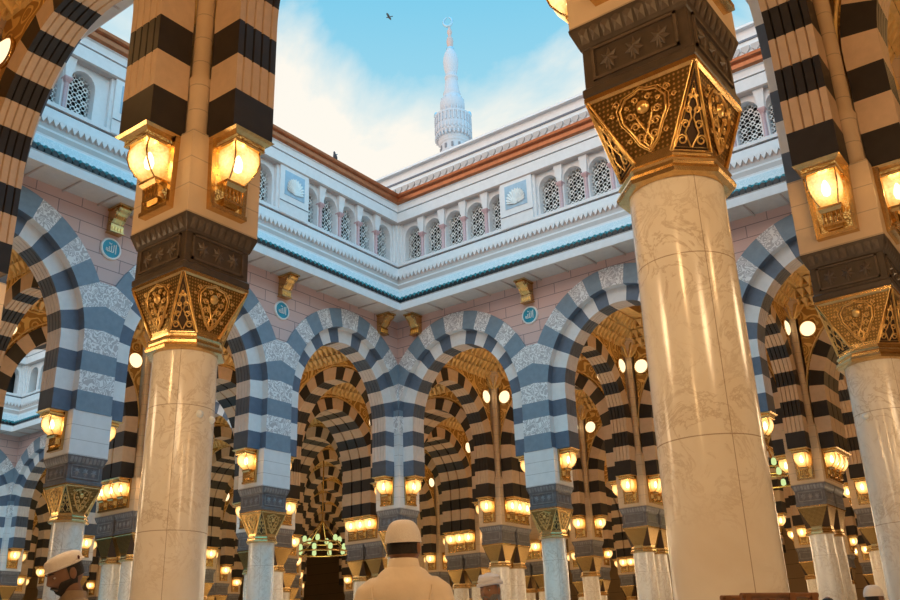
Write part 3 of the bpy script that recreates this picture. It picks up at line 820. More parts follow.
def colonnette_mesh():
    mb = MB(); y = FO + .03
    mb.lathe([(.085,ZS),(.085,ZS+.06),(.06,ZS+.1),(.06,ZS+.80),(.062,ZS+.82)], 12, 0, True, 0, y)
    mb.loft([[(sx*h, y + sy*h, z) for sx, sy in ((-1,-1),(1,-1),(1,1),(-1,1))] for h, z in ((.062,ZS+.82),(.09,ZS+.88),(.11,ZS+.93),(.11,ZS+.97))], 1)
    mb.loft([[(-.08,FO-.02,ZS+.97),(.08,FO-.02,ZS+.97),(.08,y+.05,ZS+.97),(-.08,y+.05,ZS+.97)],[(-.16,FO-.02,ZTOP),(.16,FO-.02,ZTOP),(.16,y+.12,ZTOP),(-.16,y+.12,ZTOP)]], 2)
    return mb.mesh('colonnette', [M['pinkcol'], M['pinkcol'], M['white']])
me_colo = colonnette_mesh()
def panel_meshes():
    mb = MB(); mb.box(-.62,.62,.3,.86,14.45,16.14,0); mb.box(-.62,.62,.855,.875,14.86,14.885,1)
    for s in (-1, 1): mb.box(s*.66-.05, s*.66+.05, .3, .78, 14.45, 16.14, 0)
    p = mb.mesh('panel', [M['white'], M['groove']])
    mb = MB()
    mb.box(-.43,.43,.85,.875,15.12,15.98,0); s_ = mb.mesh('blue_field', [M['panelblue']])
    mb = MB(); n = 13
    for i in range(n):
        a0 = R(-25) + R(230)*i/n; a1 = R(-25) + R(230)*(i + 1)/n; am = (a0 + a1)/2; c = (0, .92, 15.32)
        pt_ = lambda a, r, y: (r*cos(a), y, 15.42 + r*sin(a))
        mb.add([(0,.90,15.22), pt_(a0,.34,.885), pt_(am,.38,.93), pt_(a1,.34,.885)], [(0,1,2),(0,2,3)], 0)
    sh = mb.mesh('shell', [M['shell']])
    return p, s_, sh
me_panel, me_field, me_shell = panel_meshes()
def pil_mesh():
    mb = MB()
    for x in (-8.30, 8.30):
        s = 1 if x > 0 else -1
        for k, (w, o) in enumerate(((.26,.72),(.18,.80),(.08,.86))): mb.box(x - w if s > 0 else -9, 9 if s > 0 else x + w, .3, o, 14.5, 16.14, 0)
    return mb.mesh('corner_pilaster', [M['white']])
me_pil = pil_mesh()

wn = 0; tn = 0
for side, (c, d) in SIDES.items():
    rz = rz_for(d); loc = (c[0], c[1], 0)
    struct(link('wall_' + side, me_wall, None, loc, rz), 'pink stone wall above the arches')
    for nm, me, in (('cornice', me_corn), ('tile_course', me_tiles), ('frieze', me_upper)):
        tn += 1; o = struct(link('trim_%d' % tn, me, None, loc, rz))
        if nm == 'cornice': link('teeth', me_teeth, o); link('soffit_rib', me_sofj, o)
    u = struct(link('wall_%s_clerestory' % side, me_cler[side == 'left'], None, loc, rz)); link('corner_pilaster', me_pil, u)
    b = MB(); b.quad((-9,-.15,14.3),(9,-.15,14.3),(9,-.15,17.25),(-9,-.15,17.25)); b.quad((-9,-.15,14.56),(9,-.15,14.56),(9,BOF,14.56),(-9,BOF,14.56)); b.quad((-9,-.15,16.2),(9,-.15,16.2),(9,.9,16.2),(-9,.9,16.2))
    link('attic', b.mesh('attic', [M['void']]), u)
    if side in ('right', 'left'):
        rot = Matrix.Rotation(rz, 4, 'Z')
        cen = CENTRES_L if side == 'left' else CENTRES
        for i, x in enumerate(cen):
            wn += 1; p = rot @ Vector((x, 0, 0))
            w = struct(link('window_%d' % wn, me_lat, None, (c[0] + p.x, c[1] + p.y, 0), rz))
        for i in range(len(cen) - 1):
            if i in (4, 9): continue
            x = (cen[i] + cen[i+1])/2; p = rot @ Vector((x, 0, 0))
            k = i if side == 'left' else 13 - i     # counted from the court corner
            kk = k - (k > 4) - (k > 9)
            o = link('colonnette', me_colo, None, (c[0] + p.x, c[1] + p.y, 0), rz)
            names = ORD + ['tenth','eleventh','twelfth']
            tag(o, 'pink granite colonnette between lattice windows, %s %s of the court corner' % (names[kk], side), 'colonnette', 'pink colonnettes of the %s window row' % side, 'thing'); o['key'] = 'k%s%d' % (side, i)
        for i, x in enumerate((-3, 3)):
            p = rot @ Vector((x, 0, 0)); k = (0 if (side == 'left') == (x < 0) else 1)
            t = thing('shell_panel', 'white panel with a carved shell on pale blue, %s %s of the court corner' % (ORD[k], side), 'panel', (c[0] + p.x, c[1] + p.y, 0), rz, 'shell panels between the windows')
            t['key'] = 'p%s%d' % (side, i)
            link('slab', me_panel, t); f = link('blue_field', me_field, t); link('shell', me_shell, f)

# sliding roof edge standing above the right-hand copper moulding, and low kerb over the left one
mb = MB(); o0 = .75
mb.box(-12,12,-1.2,o0,17.25,17.85,0); mb.box(-12,12,-1.2,o0+.03,17.85,17.92,1); mb.box(-12,12,-1.2,o0-.18,17.92,18.45,0); mb.box(-12,12,-1.2,o0-.02,18.38,18.46,0)
tn += 1; o = struct(link('trim_%d' % tn, mb.mesh('roof_edge', [M['white'], M['groove']]), None, (-9,18,0), pi))
link('teeth', teeth_mesh(11.9, o0 + .06, 17.40, 17.66, .3, .06, M['beige']), o)
mb = MB(); mb.box(-9,9,-.6,.5,17.22,17.34,0)
tn += 1; struct(link('trim_%d' % tn, mb.mesh('kerb', [M['groove']]), None, (-18,9,0), -pi/2))

# roundels and floodlight brackets on the column axes
def roundel_mesh():
    mb = MB(); mb.lathe([(.25,.0),(.25,.03),(.001,.035)], 28, 0, False); mb.xf(Matrix.Rotation(-pi/2, 4, 'X')); d = mb.mesh('disc', [M['roundel']])
    mb = MB(); mb.lathe([(.25,-.02),(.30,-.02),(.30,.03),(.275,.05),(.25,.04)], 28, 0, True, 0, 0, False); mb.xf(Matrix.Rotation(-pi/2, 4, 'X')); r = mb.mesh('rim', [M['enamelw']])
    mb = MB(); y = .045      # the word Allah: alif, two lams, ha, shadda above
    P = lambda x, z: (-x, y, z)     # local +Y faces the court, so +x in the photo is local -x
    mb.tube([P(.13,.14), P(.125,.0), P(.13,-.12)], .016, 5)
    mb.tube([P(.07,.12), P(.065,-.02), P(.06,-.09), P(.02,-.10), P(-.0,-.07), P(.0,.08)], .015, 5)
    mb.tube([P(.0,-.07), P(-.03,-.10), P(-.06,-.08), P(-.065,.04)], .015, 5)
    mb.tube([P(-.06,-.08), P(-.10,-.10), P(-.15,-.07), P(-.14,-.01), P(-.10,-.03), P(-.12,-.09)], .015, 5)
    mb.tube([P(-.0,.14), P(-.015,.11), P(-.035,.13), P(-.055,.11), P(-.07,.15)], .010, 5)
    return d, r, mb.mesh('lettering', [M['enamelw']])
me_disc, me_rim, me_let = roundel_mesh()
def bracket_meshes():
    mb = MB()     # scrolled corbel, +Y out from the wall
    side = [(.0,.62),(.62,.62),(.66,.55),(.60,.48),(.50,.44),(.42,.36),(.36,.22),(.24,.10),(.10,.04),(.0,.02)]
    for s in (-1, 1):
        mb.loft([[(s*.20, y, z) for y, z in side], [(s*.12, y, z) for y, z in side]], 0)
        for (cy, cz, r) in ((.46,.50,.11),(.16,.16,.11)):
            mb.tube([(s*.205, cy + r*(1-k/22)*cos(k*.55), cz + r*(1-k/22)*sin(k*.55)) for k in range(18)], .022, 5, 0)
    mb.loft([[(-.12, y, z) for y, z in side], [(.12, y, z) for y, z in side]], 1)
    mb.box(-.24,.24,.0,.70,.62,.70,0)
    body = mb.mesh('corbel', [M['gold'], M['goldrel']])
    mb = MB(); mb.box(-.22,.22,.02,.26,-.22,.06,0)
    for k in range(4): mb.box(-.18 + k*.1, -.12 + k*.1, .26, .285, -.19, -.04, 1)
    mb.box(-.24,.24,.0,.30,-.26,-.22,0)
    return body, mb.mesh('grille_box', [M['gold'], M['goldrel']])
me_corb, me_gbox = bracket_meshes()
for side, (c, d) in SIDES.items():
    if side not in ('right', 'left'): continue
    rz = rz_for(d); rot = Matrix.Rotation(rz, 4, 'Z')
    for i, x in enumerate((-3, 3)):
        p = rot @ Vector((x, .46, 0)); k = (0 if (side == 'left') == (x < 0) else 1)
        t = thing('calligraphy_roundel', 'turquoise roundel with white Arabic lettering, %s %s of the court corner' % (ORD[k], side), 'roundel', (c[0]+p.x, c[1]+p.y, 11.38), rz, 'turquoise roundels on the pink wall')
        t['key'] = 'o%s%d' % (side, i)
        dd = link('disc', me_disc, t); link('rim', me_rim, t); link('lettering', me_let, dd)
    for i, x in enumerate((-3, 3, 7.6 if side == 'right' else -7.6)):
        p = rot @ Vector((x, .46, 0))
        if i == 2: lab = 'gilded scroll bracket in the court corner, %s of the pair' % side
        else: lab = 'gilded scroll bracket under the cornice, above the %s roundel %s of the corner' % (ORD[(0 if (side == 'left') == (x < 0) else 1)], side)
        t = thing('scroll_bracket', lab, 'bracket', (c[0]+p.x, c[1]+p.y, 11.965), rz, 'gilded brackets under the cornice'); t.scale = (.85,.8,.72); t['key'] = 'b%s%d' % (side, i)
        link('corbel', me_corb, t); link('grille_box', me_gbox, t)

# ------------------------------------------------------------------ hall ceilings, floor, roof, outer walls
def bay_ceiling(w, d):
    """coffered ceiling of one bay, clear size 2w x 2d at z 12"""
    mb = MB()
    def ring(k0, z0, k1, z1, m):
        a = [(-w*k0,-d*k0,z0),(w*k0,-d*k0,z0),(w*k0,d*k0,z0),(-w*k0,d*k0,z0)]; b = [(-w*k1,-d*k1,z1),(w*k1,-d*k1,z1),(w*k1,d*k1,z1),(-w*k1,d*k1,z1)]
        for i in range(4): mb.quad(a[i], a[(i+1)%4], b[(i+1)%4], b[i], m)
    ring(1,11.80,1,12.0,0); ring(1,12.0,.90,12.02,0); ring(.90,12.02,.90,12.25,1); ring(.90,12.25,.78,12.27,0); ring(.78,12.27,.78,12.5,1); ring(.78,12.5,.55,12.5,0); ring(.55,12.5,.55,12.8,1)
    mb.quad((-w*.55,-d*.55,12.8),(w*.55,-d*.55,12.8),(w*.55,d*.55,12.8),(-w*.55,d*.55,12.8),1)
    # honeycomb teeth in two rows round the rim
    for (k, z, n, s) in ((.985,11.95,22,.2),(.90,12.2,20,.2),(.78,12.45,16,.2)):
        for side in range(4):
            L = w if side % 2 == 0 else d; Dp = d if side % 2 == 0 else w
            for i in range(n):
                u = (-1 + (i + .5)*2/n)*L*k; h = L*k/n*.8; q = Dp*k
                pts = [(u-h, q, z),(u+h, q, z),(u+h, q-.24, z),(u-h, q-.24, z),(u, q-.02, z-.30)]
                if side == 1: pts = [(y, -x, zz) for x, y, zz in pts]
                if side == 2: pts = [(-x, -y, zz) for x, y, zz in pts]
                if side == 3: pts = [(-y, x, zz) for x, y, zz in pts]
                mb.add(pts, [(0,1,4),(1,2,4),(2,3,4),(3,0,4)], 0)
    for k in range(8):   # star in the middle
        a = k*pi/4
        mb.add([(0,0,12.55),(.5*cos(a-.39),.5*sin(a-.39),12.78),(1.2*cos(a),1.2*sin(a),12.7),(.5*cos(a+.39),.5*sin(a+.39),12.78)], [(0,1,2),(0,2,3)], 0)
    return mb.mesh('ceiling', [M['ceiling'], M['ceildark']])
def edge(v, joint, up):     # clear wall plane beside a grid line
    return v + (1 if up else -1)*(.72 if v == joint else .22)
cc = {}
def want_bay(bx, by):
    if in_court(bx, by): return False
    if by > 18 or bx < -18:
        d = Vector((bx, by)) - CAM.xy; ang = math.degrees(atan2(-d.x, d.y)); return 0 < ang < 70 and d.length < 68
    return (bx, by) in ((-9,-3),(3,9),(-3,-3),(3,3),(3,-3),(-15,-3))
BOX = {}
for i in range(len(XS) - 1):
    for k in range(len(YS) - 1): BOX[((XS[i] + XS[i+1])/2, (YS[k] + YS[k+1])/2)] = (XS[i], XS[i+1], YS[k], YS[k+1])
BAYS = [b for b in BOX if want_bay(*b)]
for bx, by in BAYS:
    X0, X1, Y0, Y1 = BOX[(bx, by)]
    x0, x1 = edge(X0,JX,True), edge(X1,JX,False); y0, y1 = edge(Y0,JY,True), edge(Y1,JY,False)
    k = (round(x1-x0,2), round(y1-y0,2))
    if k not in cc: cc[k] = bay_ceiling(k[0]/2, k[1]/2)
    struct(link('ceiling', cc[k], None, ((x0+x1)/2, (y0+y1)/2, 0)))
mb = MB()
for (x0,x1,y0,y1) in ((-74,-43.4,-20,64),(-43.4,.3,18.3,64),(-43.4,.3,-20,-.3),(-24.7,-18.3,-.3,18.3),(.3,14,-20,64)): mb.box(x0,x1,y0,y1,12.85,13.1,0)
struct(link('ceiling', mb.mesh('roof_slab', [M['ceildark']])))
mb = MB(); mb.quad((-74,-20,0),(14,-20,0),(14,64,0),(-74,64,0)); struct(link('floor', mb.mesh('floor', [M['floor']])))
for nm, a, b in (('wall_far_left', (-74,-20), (-74,64)), ('wall_far_back', (-74,64), (14,64)), ('wall_far_right', (14,64), (14,-20)), ('wall_behind', (14,-20), (-74,-20))):
    mb = MB(); mb.quad((*a,0),(*b,0),(*b,13),(*a,13)); struct(link(nm, mb.mesh(nm, [M['outer']])))

# ------------------------------------------------------------------ minaret beyond the roof
t = thing('minaret', 'slender white minaret with balcony and crescent rising behind the roofs', 'minaret', (-61.9, 83.0, 0))
Z = lambda y: 88.8 - (y - 17)*.1672      # height of a row of the photograph at this distance
Wd = lambda px: px/7.1
mb = MB(); mb.lathe([(3.0,0),(3.0,24),(2.5,24.6),(2.5,44),(2.3,45),(2.3,58),(1.95,59),(1.85,Z(154)),(1.85,Z(147)),(2.0,Z(146)),(2.0,Z(144.5)),(2.15,Z(143)),(2.15,Z(141.5)),(2.3,Z(140)),(2.3,Z(138.5)),(2.45,Z(137)),(2.45,Z(135))], 24, 0, False)
for k in range(12):
    b = MB(); b.box(1.70,1.95,-.14,.14,Z(153),Z(149),1); b.xf(Matrix.Rotation(k*pi/6,4,'Z')); mb.merge(b)
link('tower', mb.mesh('tower', [M['minaret'], M['groove']]), t)
mb = MB(); mb.lathe([(2.45,Z(135)),(2.52,Z(134)),(2.52,Z(131)),(2.45,Z(130)),(2.45,Z(122)),(2.53,Z(121.5)),(2.53,Z(119.5)),(2.35,Z(119.5)),(2.3,Z(133))], 24, 0, False, 0, 0, False)
for k in range(28):
    a = k*pi/14
    for z0, z1, w in ((Z(142),Z(138.5),.10),(Z(136),Z(131),.11),(Z(129),Z(121),.09)):
        b = MB(); b.box(2.1,2.58,-w,w,z0,z1,0); b.xf(Matrix.Rotation(a,4,'Z')); mb.merge(b)
link('balcony', mb.mesh('balcony', [M['minaret']]), t)
mb = MB(); mb.lathe([(1.5,Z(134)),(1.5,Z(116)),(1.6,Z(114)),(1.72,Z(111)),(1.72,Z(106)),(1.6,Z(103)),(1.3,Z(101)),(1.2,Z(98)),(1.25,Z(97)),(1.05,Z(93)),(.92,Z(86)),(.85,Z(82)),(.95,Z(81.5)),(.95,Z(79.5)),(.75,Z(78.5)),(.8,Z(76)),(1.0,Z(71)),(1.08,Z(65)),(1.05,Z(61)),(.85,Z(56)),(.6,Z(53))], 20, 0, True)
for k in range(12):
    b = MB(); b.box(1.45,1.68,-.08,.08,Z(117),Z(103),0); b.xf(Matrix.Rotation(k*pi/6,4,'Z')); mb.merge(b)
link('upper_stage', mb.mesh('upper_stage', [M['minaret']]), t)
mb = MB(); mb.lathe([(.5,Z(53.5)),(.58,Z(52)),(.58,Z(50.5)),(.32,Z(49.5))], 14, 1, True)
mb.lathe([(.32,Z(49.5)),(.45,Z(46)),(.5,Z(43)),(.42,Z(40)),(.22,Z(38)),(.24,Z(36)),(.36,Z(34)),(.34,Z(32)),(.2,Z(30)),(.12,Z(27.5))], 14, 0, True)
fin = link('finial', mb.mesh('finial', [M['minpink'], M['bronze']]), t)
mb = MB(); n = 30; pts = []; rr = []
for k in range(n + 1):
    a = R(100) + R(335)*k/n; pts.append((.62*cos(a), 0, Z(22.3) + .78*sin(a))); rr.append(.10 + .12*sin(pi*k/n))
mb.tube(pts, rr, 8, 0); link('crescent', mb.mesh('crescent', [M['bronze']]), fin, (-.2*.8,-.2*.6,0), R(25))
for k in (0, 1):
    a = R(36.4 + 180*k); mb = MB(); mb.lathe([(.15,0),(.33,.2),(.33,.6),(.2,.9),(.05,1.0)], 10, 0, True)
    link('loudspeaker', mb.mesh('loudspeaker', [M['bronze']]), t, (2.3*cos(a), 2.3*sin(a), Z(120)))

# ------------------------------------------------------------------ chandeliers deep in the hall
def chandelier(label, loc, rad, n):
    t = thing('ring_chandelier', label, 'chandelier', loc, 0, 'ring chandeliers deep in the hall')
    mb = MB(); mb.tube([(rad*cos(2*pi*k/32), rad*sin(2*pi*k/32), 0) for k in range(32)], .05, 6, 0, True)
    mb.tube([(rad*.6*cos(2*pi*k/24), rad*.6*sin(2*pi*k/24), .5) for k in range(24)], .04, 6, 0, True)
    for k in range(6): mb.tube([(rad*cos(k*pi/3), rad*sin(k*pi/3), 0), (rad*.6*cos(k*pi/3), rad*.6*sin(k*pi/3), .5), (0,0,1.6)], .03, 5)
    mb.tube([(0,0,1.5),(0,0,12.8-loc[2])], .035, 6)
    link('frame', mb.mesh('frame', [M['gold']]), t)
    mb = MB(); mb.lathe([(.05,0),(.11,.08),(.10,.24),(.05,.30)], 8, 0, True); me = mb.mesh('lamp_cup', [M['greenlamp']])
    for k in range(n): a = 2*pi*k/n; link('lamp_cup', me, t, (rad*cos(a), rad*sin(a), .02))
    for k in range(n//2): a = 4*pi*k/n; link('lamp_cup', me, t, (rad*.6*cos(a), rad*.6*sin(a), .52))
    point((loc[0], loc[1], loc[2] - .6), 35, (.85,1,.35), .4)

def at(px, py, z=None, depth=None):
    d = RAY(px, py)
    return CAM + d*depth if depth else CAM + d*((z - CAM.z)/d.z)

# ------------------------------------------------------------------ camera
f_, yaw, pit, rol = 921.95, R(36.42), R(21.51), R(-1.96)
fw = Vector((-sin(yaw)*cos(pit), cos(yaw)*cos(pit), sin(pit))); rt = Vector((cos(yaw), sin(yaw), 0)); up = rt.cross(fw)
r2 = rt*cos(rol) + up*sin(rol); u2 = -rt*sin(rol) + up*cos(rol)
def RAY(x, y): return fw + r2*((x-450)/f_) - u2*((y-300)/f_)
cd = bpy.data.cameras.new('camera'); cd.sensor_width = 36; cd.lens = f_/900*36; cd.clip_end = 500
cam = bpy.data.objects.new('camera', cd); COL.objects.link(cam)
cam.matrix_world = Matrix(((r2.x,u2.x,-fw.x,CAM.x),(r2.y,u2.y,-fw.y,CAM.y),(r2.z,u2.z,-fw.z,CAM.z),(0,0,0,1)))
scn.camera = cam

chandelier('ring chandelier with greenish lamps, seen through the first arch left of the court corner', at(322,553,depth=46), 1.5, 12)
chandelier('ring chandelier with greenish lamps, between the big foreground column and the right edge column', at(772,482,depth=38), 1.5, 12)

# ------------------------------------------------------------------ people
def sstep(a, b, x):
    t_ = max(0, min(1, (x-a)/(b-a))); return t_*t_*(3-2*t_)
def head_piece(mb, C, Mx, beard=False):
    """head facing +X, centre C; eyes at half height, brow, nose, lips, chin, ears"""
    nu, nv = 40, 32; vs = []; g = lambda x, y, z, cx, cz, wy, wz: math.exp(-(y/wy)**2 - ((z-cz)/wz)**2)
    def P(th, ph):
        x, y, z = cos(ph)*cos(th), cos(ph)*sin(th), sin(ph)
        X, Y, Z = x*.098, y*.076, z*.118
        if z < 0:                       # jaw narrows
            k = 1 - .34*sstep(.15, 1, -z); Y *= k; X = X*(1 - .12*sstep(.2,1,-z)) + .012*sstep(.2,.9,-z)
            if X < 0: X *= 1 - .25*sstep(.3, 1, -z)
        if x > .2:
            f = sstep(.2, .7, x)
            X += f*(.026*math.exp(-(Y/.013)**2 - ((Z+.020)/.018)**2) + .014*math.exp(-(Y/.010)**2 - ((Z-.005)/.022)**2))   # nose
            X += f*.007*math.exp(-(Y/.045)**2 - ((Z-.030)/.011)**2)          # brow
            for s in (-1, 1):
                X -= f*.011*math.exp(-((Y-s*.031)/.015)**2 - ((Z-.008)/.011)**2)   # sockets
                X += f*.005*math.exp(-((Y-s*.045)/.016)**2 - ((Z+.018)/.018)**2)   # cheek
            X += f*.006*math.exp(-(Y/.022)**2 - ((Z+.052)/.006)**2) + f*.006*math.exp(-(Y/.020)**2 - ((Z+.065)/.006)**2)   # lips
            X += f*.010*math.exp(-(Y/.022)**2 - ((Z+.098)/.014)**2)          # chin
        return Mx @ Vector((X, Y, Z)) + C
    rings = [[P(2*pi*j/nu, -pi/2 + pi*(i + .5)/nv) for j in range(nu)] for i in range(nv)]
    mb.loft(rings, 0, True)
    for s in (-1, 1):                   # ears
        r_ = []
        for i in range(9):
            ph = -pi/2 + pi*(i+.5)/9
            r_.append([Mx @ Vector((-.008 + .020*cos(ph)*cos(2*pi*j/12) - .004*sin(ph), s*(.076 + .010*cos(ph)*sin(2*pi*j/12) + .004*cos(ph)), -.002 + .032*sin(ph))) + C for j in range(12)])
        mb.loft(r_, 0, True)
def hand_piece(mb, W, s):
    """hand hanging from wrist W, palm towards the thigh, fingers slightly curled"""
    mb.loft([[(W[0] + a*cos(2*pi*j/12), W[1] + b*sin(2*pi*j/12), W[2] - d) for j in range(12)] for a, b, d in ((.026,.022,0),(.036,.017,.03),(.042,.015,.07),(.040,.013,.095))], 0, True)
    for i, (ox, L) in enumerate(((.030,.072),(.010,.082),(-.011,.076),(-.031,.060))):
        p = Vector((W[0] + ox, W[1], W[2] - .088))
        mb.tube([p, p + Vector((ox*.1,-s*.004,-L*.45)), p + Vector((ox*.1,-s*.014,-L*.75)), p + Vector((ox*.05,-s*.028,-L))], [.0095,.009,.0085,.007], 8, 0)
    p = Vector((W[0] + .028, W[1], W[2] - .03))
    mb.tube([p, p + Vector((.026,-s*.008,-.028)), p + Vector((.034,-s*.014,-.055)), p + Vector((.030,-s*.020,-.075))], [.013,.012,.010,.008], 8, 0)
def remesh(o, v, it):
    m = o.modifiers.new('one_surface', 'REMESH'); m.mode = 'VOXEL'; m.voxel_size = v; m.use_smooth_shade = True
    m = o.modifiers.new('soften', 'SMOOTH'); m.factor = .5; m.iterations = it
def person(label, px, py, depth, facing, drop, skin, robe, pitch=0.0, turn=0.0, lean=0.0, hunch=0.0, capkind='crochet', beard=None, hairm='hair', sw=1.0):
    Q = at(px, py, depth=depth); k = (Q.z + drop)/1.595       # Q : middle of the head
    hx0 = lean*.55 + hunch + .035 + .03*sin(pitch)
    t = thing('person', label, 'person', (Q.x - hx0*cos(facing), Q.y - hx0*sin(facing), 0), facing)
    print(label, 'height', 1.72*k)
    sh = 1.40*k
    mb = MB()
    E_ = lambda cx, cy, z, a, b, n=20: [(cx + a*cos(2*pi*j/n), cy + b*sin(2*pi*j/n), z) for j in range(n)]
    off = lambda z: lean*max(0, z/k - .9)     # forward lean of the trunk
    mb.loft([E_(off(z*k), 0, z*k, a, b*sw) for z, a, b in ((.80,.09,.15),(.92,.115,.165),(1.02,.105,.150),(1.15,.11,.155),(1.28,.115,.175),(1.36,.10,.18),(1.41,.075,.13),(1.445,.06,.075))], 0, True)
    hx = off(1.45*k) + hunch
    Cc = Vector((hx + .035 + .03*sin(pitch), 0, 1.595*k - drop))
    Mx = Matrix.Rotation(turn, 3, 'Z') @ Matrix.Rotation(pitch, 3, 'Y')
    mb.tube([(off(1.38*k), 0, 1.38*k), (hx*.7 + off(1.4*k)*.3, 0, 1.46*k), (Cc.x - .012, 0, Cc.z - .03)], [.066,.058,.056], 14, 0)
    head_piece(mb, Cc, Mx)
    wr = []
    for s in (-1, 1):
        mb.tube([(off(1.3), s*.155*sw, 1.365*k), (off(1.3)-.01, s*.205*sw, 1.33*k), (off(1.1)-.02, s*.235*sw, 1.08*k), (.03 + off(1.0), s*.245*sw, .86*k)], [.046,.048,.040,.027], 12, 0)
        hand_piece(mb, (.03 + off(1.0), s*.245*sw, .86*k), s)
        mb.tube([(0, s*.085, .86*k), (.01, s*.095, .5*k), (-.005, s*.10, .28*k), (-.01, s*.10, .07)], [.085,.062,.052,.036], 12, 0)
        mb.tube([(-.05, s*.10, .045), (.06, s*.105, .045), (.15, s*.11, .03)], [.04,.042,.026], 10, 0)
    body = link('body', mb.mesh('body', [M[skin]]), t); remesh(body, .0075, 3)
    # robe with sleeves
    mb = MB()
    rows = ((.10,.17,.25),(.45,.165,.235),(.80,.155,.215),(1.02,.142,.20),(1.15,.142,.205),(1.26,.148,.22),(1.33,.142,.225),(1.375,.125,.205),(1.405,.105,.165),(1.43,.086,.115),(1.452,.072,.082))
    mb.loft([E_(off(z*k) + (hunch*.6 if z > 1.4 else 0), 0, z*k, a, b*(1 - (1-sw)*(z < 1.42)), 24) for z, a, b in rows], 0, True)
    for s in (-1, 1):
        mb.tube([(off(1.3), s*.14*sw, 1.350*k), (off(1.3), s*.195*sw, 1.325*k), (off(1.25)-.01, s*.225*sw, 1.24*k), (off(1.1)-.02, s*.245*sw, 1.06*k), (.03 + off(1.0), s*.25*sw, .89*k)], [.080,.083,.078,.066,.060], 14, 0)
    r = link('robe', mb.mesh('robe', [M[robe]]), t); remesh(r, .012, 5)
    mb = MB()                                   # stand-up collar
    mb.loft([E_(hx*.75 + off(1.4*k)*.25, 0, z*k, a, b, 24) for z, a, b in ((1.435,.082,.088),(1.452,.072,.078),(1.485,.068,.071),(1.487,.063,.066),(1.45,.062,.066))], 0, True, True, False)
    link('collar', mb.mesh('collar', [M[robe]]), r)
    mb = MB()                                   # shoulder and back seams
    for s in (-1, 1): mb.tube([(off(1.3) - .118, s*.165*sw, 1.30*k), (off(1.3) - .10, s*.178*sw, 1.35*k), (off(1.35)-.03, s*.175*sw, 1.392*k)], .0035, 5, 0)
    link('seam', mb.mesh('seam', [M[robe]]), r)
    T = lambda v: Mx @ Vector(v) + Cc
    # hair round the back of the head
    mb = MB()
    rings = []
    for i in range(10):
        ph = R(-17) + R(68)*i/9
        rings.append([T((.102*cos(ph)*cos(a)*1.0 - .002, .080*cos(ph)*sin(a), .120*sin(ph) + .004)) for a in [R(78) + R(204)*j/24 for j in range(25)]])
    mb.loft(rings, 0, True, False); link('hair', mb.mesh('hair', [M[hairm]]), t)
    # eyes, brows
    for s in (-1, 1):
        mb = MB(); c = T((.079, s*.031, .007)); mb.loft([[c + Mx @ Vector((.0095*sin(-pi/2 + pi*i/8), .0105*cos(-pi/2 + pi*i/8)*cos(2*pi*j/10), .0055*cos(-pi/2 + pi*i/8)*sin(2*pi*j/10))) for j in range(10)] for i in range(9)], 0, True)
        e = link('eye', mb.mesh('eye', [M['eyew']]), t)
        mb = MB(); mb.add([T((.0889, s*.031 + .0048*cos(2*pi*j/10), .007 + .0042*sin(2*pi*j/10))) for j in range(10)], [tuple(range(10))], 0); link('iris', mb.mesh('iris', [M['eyed']]), e)
        mb = MB(); mb.tube([T((.099, s*.014, .030)), T((.097, s*.032, .035)), T((.084, s*.050, .030))], [.003,.004,.002], 6); link('eyebrow', mb.mesh('eyebrow', [M[hairm]]), t)
    if beard:
        mb = MB(); cols = []
        for j in range(33):
            a = R(-108) + R(216)*j/32; ft = sstep(.35, .95, abs(a)); ztop = -.076 + .048*ft; col_ = []
            for i in range(9):
                z = ztop + (-.130 - ztop)*i/8; zz = max(z, -.117)
                kk = 1 - .34*sstep(.15, 1, -zz/.118); cz = sqrt(max(.03, 1 - (zz/.122)**2))
                col_.append(T(((.100*cz*cos(a) + .012*max(0, cos(a)) + .006*max(0, cos(a))*sstep(.06,.12,-z)) , .0785*cz*kk*sin(a), z)))
            cols.append(col_)
        rings = [[c_[i] for c_ in cols] for i in range(9)]
        mb.loft(rings, 0, True, False); b = link('beard', mb.mesh('beard', [M[beard]]), t)
        so = b.modifiers.new('thick', 'SOLIDIFY'); so.thickness = .008; so.offset = 1
        mb = MB(); mb.tube([T((.082,-.034,-.058)), T((.098,-.018,-.046)), T((.103,0,-.043)), T((.098,.018,-.046)), T((.082,.034,-.058))], [.003,.006,.006,.006,.003], 8); link('moustache', mb.mesh('moustache', [M[beard]]), t)
    if capkind == 'crochet':
        mb = MB(); rings = []
        for i in range(12):
            ph = R(90)*i/11; q_ = max(.02, cos(ph))**.62
            rings.append([T((.107*q_*cos(a) - .008, .087*q_*sin(a), .022 + .112*sin(ph) - .010*cos(a)*0 + .0)) for a in [2*pi*j/32 for j in range(32)]])
        mb.loft(rings, 0, True, True, False)
        mb.tube([T((.109*cos(a) - .008, .087*sin(a), .026)) for a in [2*pi*j/32 for j in range(32)]], .003, 6, 0, True)
        c_ = link('cap', mb.mesh('cap', [M['capw']]), t)
    elif capkind == 'pill':
        mb = MB(); prof = [(1.0,.042),(1.03,.045),(1.02,.066),(1.0,.088),(.94,.100),(.70,.112),(.35,.118),(.02,.120)]
        mb.loft([[T((.106*r_*cos(a) - .008, .086*r_*sin(a), z)) for a in [2*pi*j/32 for j in range(32)]] for r_, z in prof], 0, True, True, False)
        mb.tube([T((.111*cos(a) - .008, .090*sin(a), .050)) for a in [2*pi*j/32 for j in range(32)]], .006, 6, 0, True)
        c_ = link('cap', mb.mesh('cap', [M['capw']]), t)
        mb = MB(); cc_ = T((-.062, .076, .066)); nrm = (Mx @ Vector((-.45,.9,.1))).normalized(); ux = nrm.cross(Vector((0,0,1))).normalized(); uz = ux.cross(nrm)
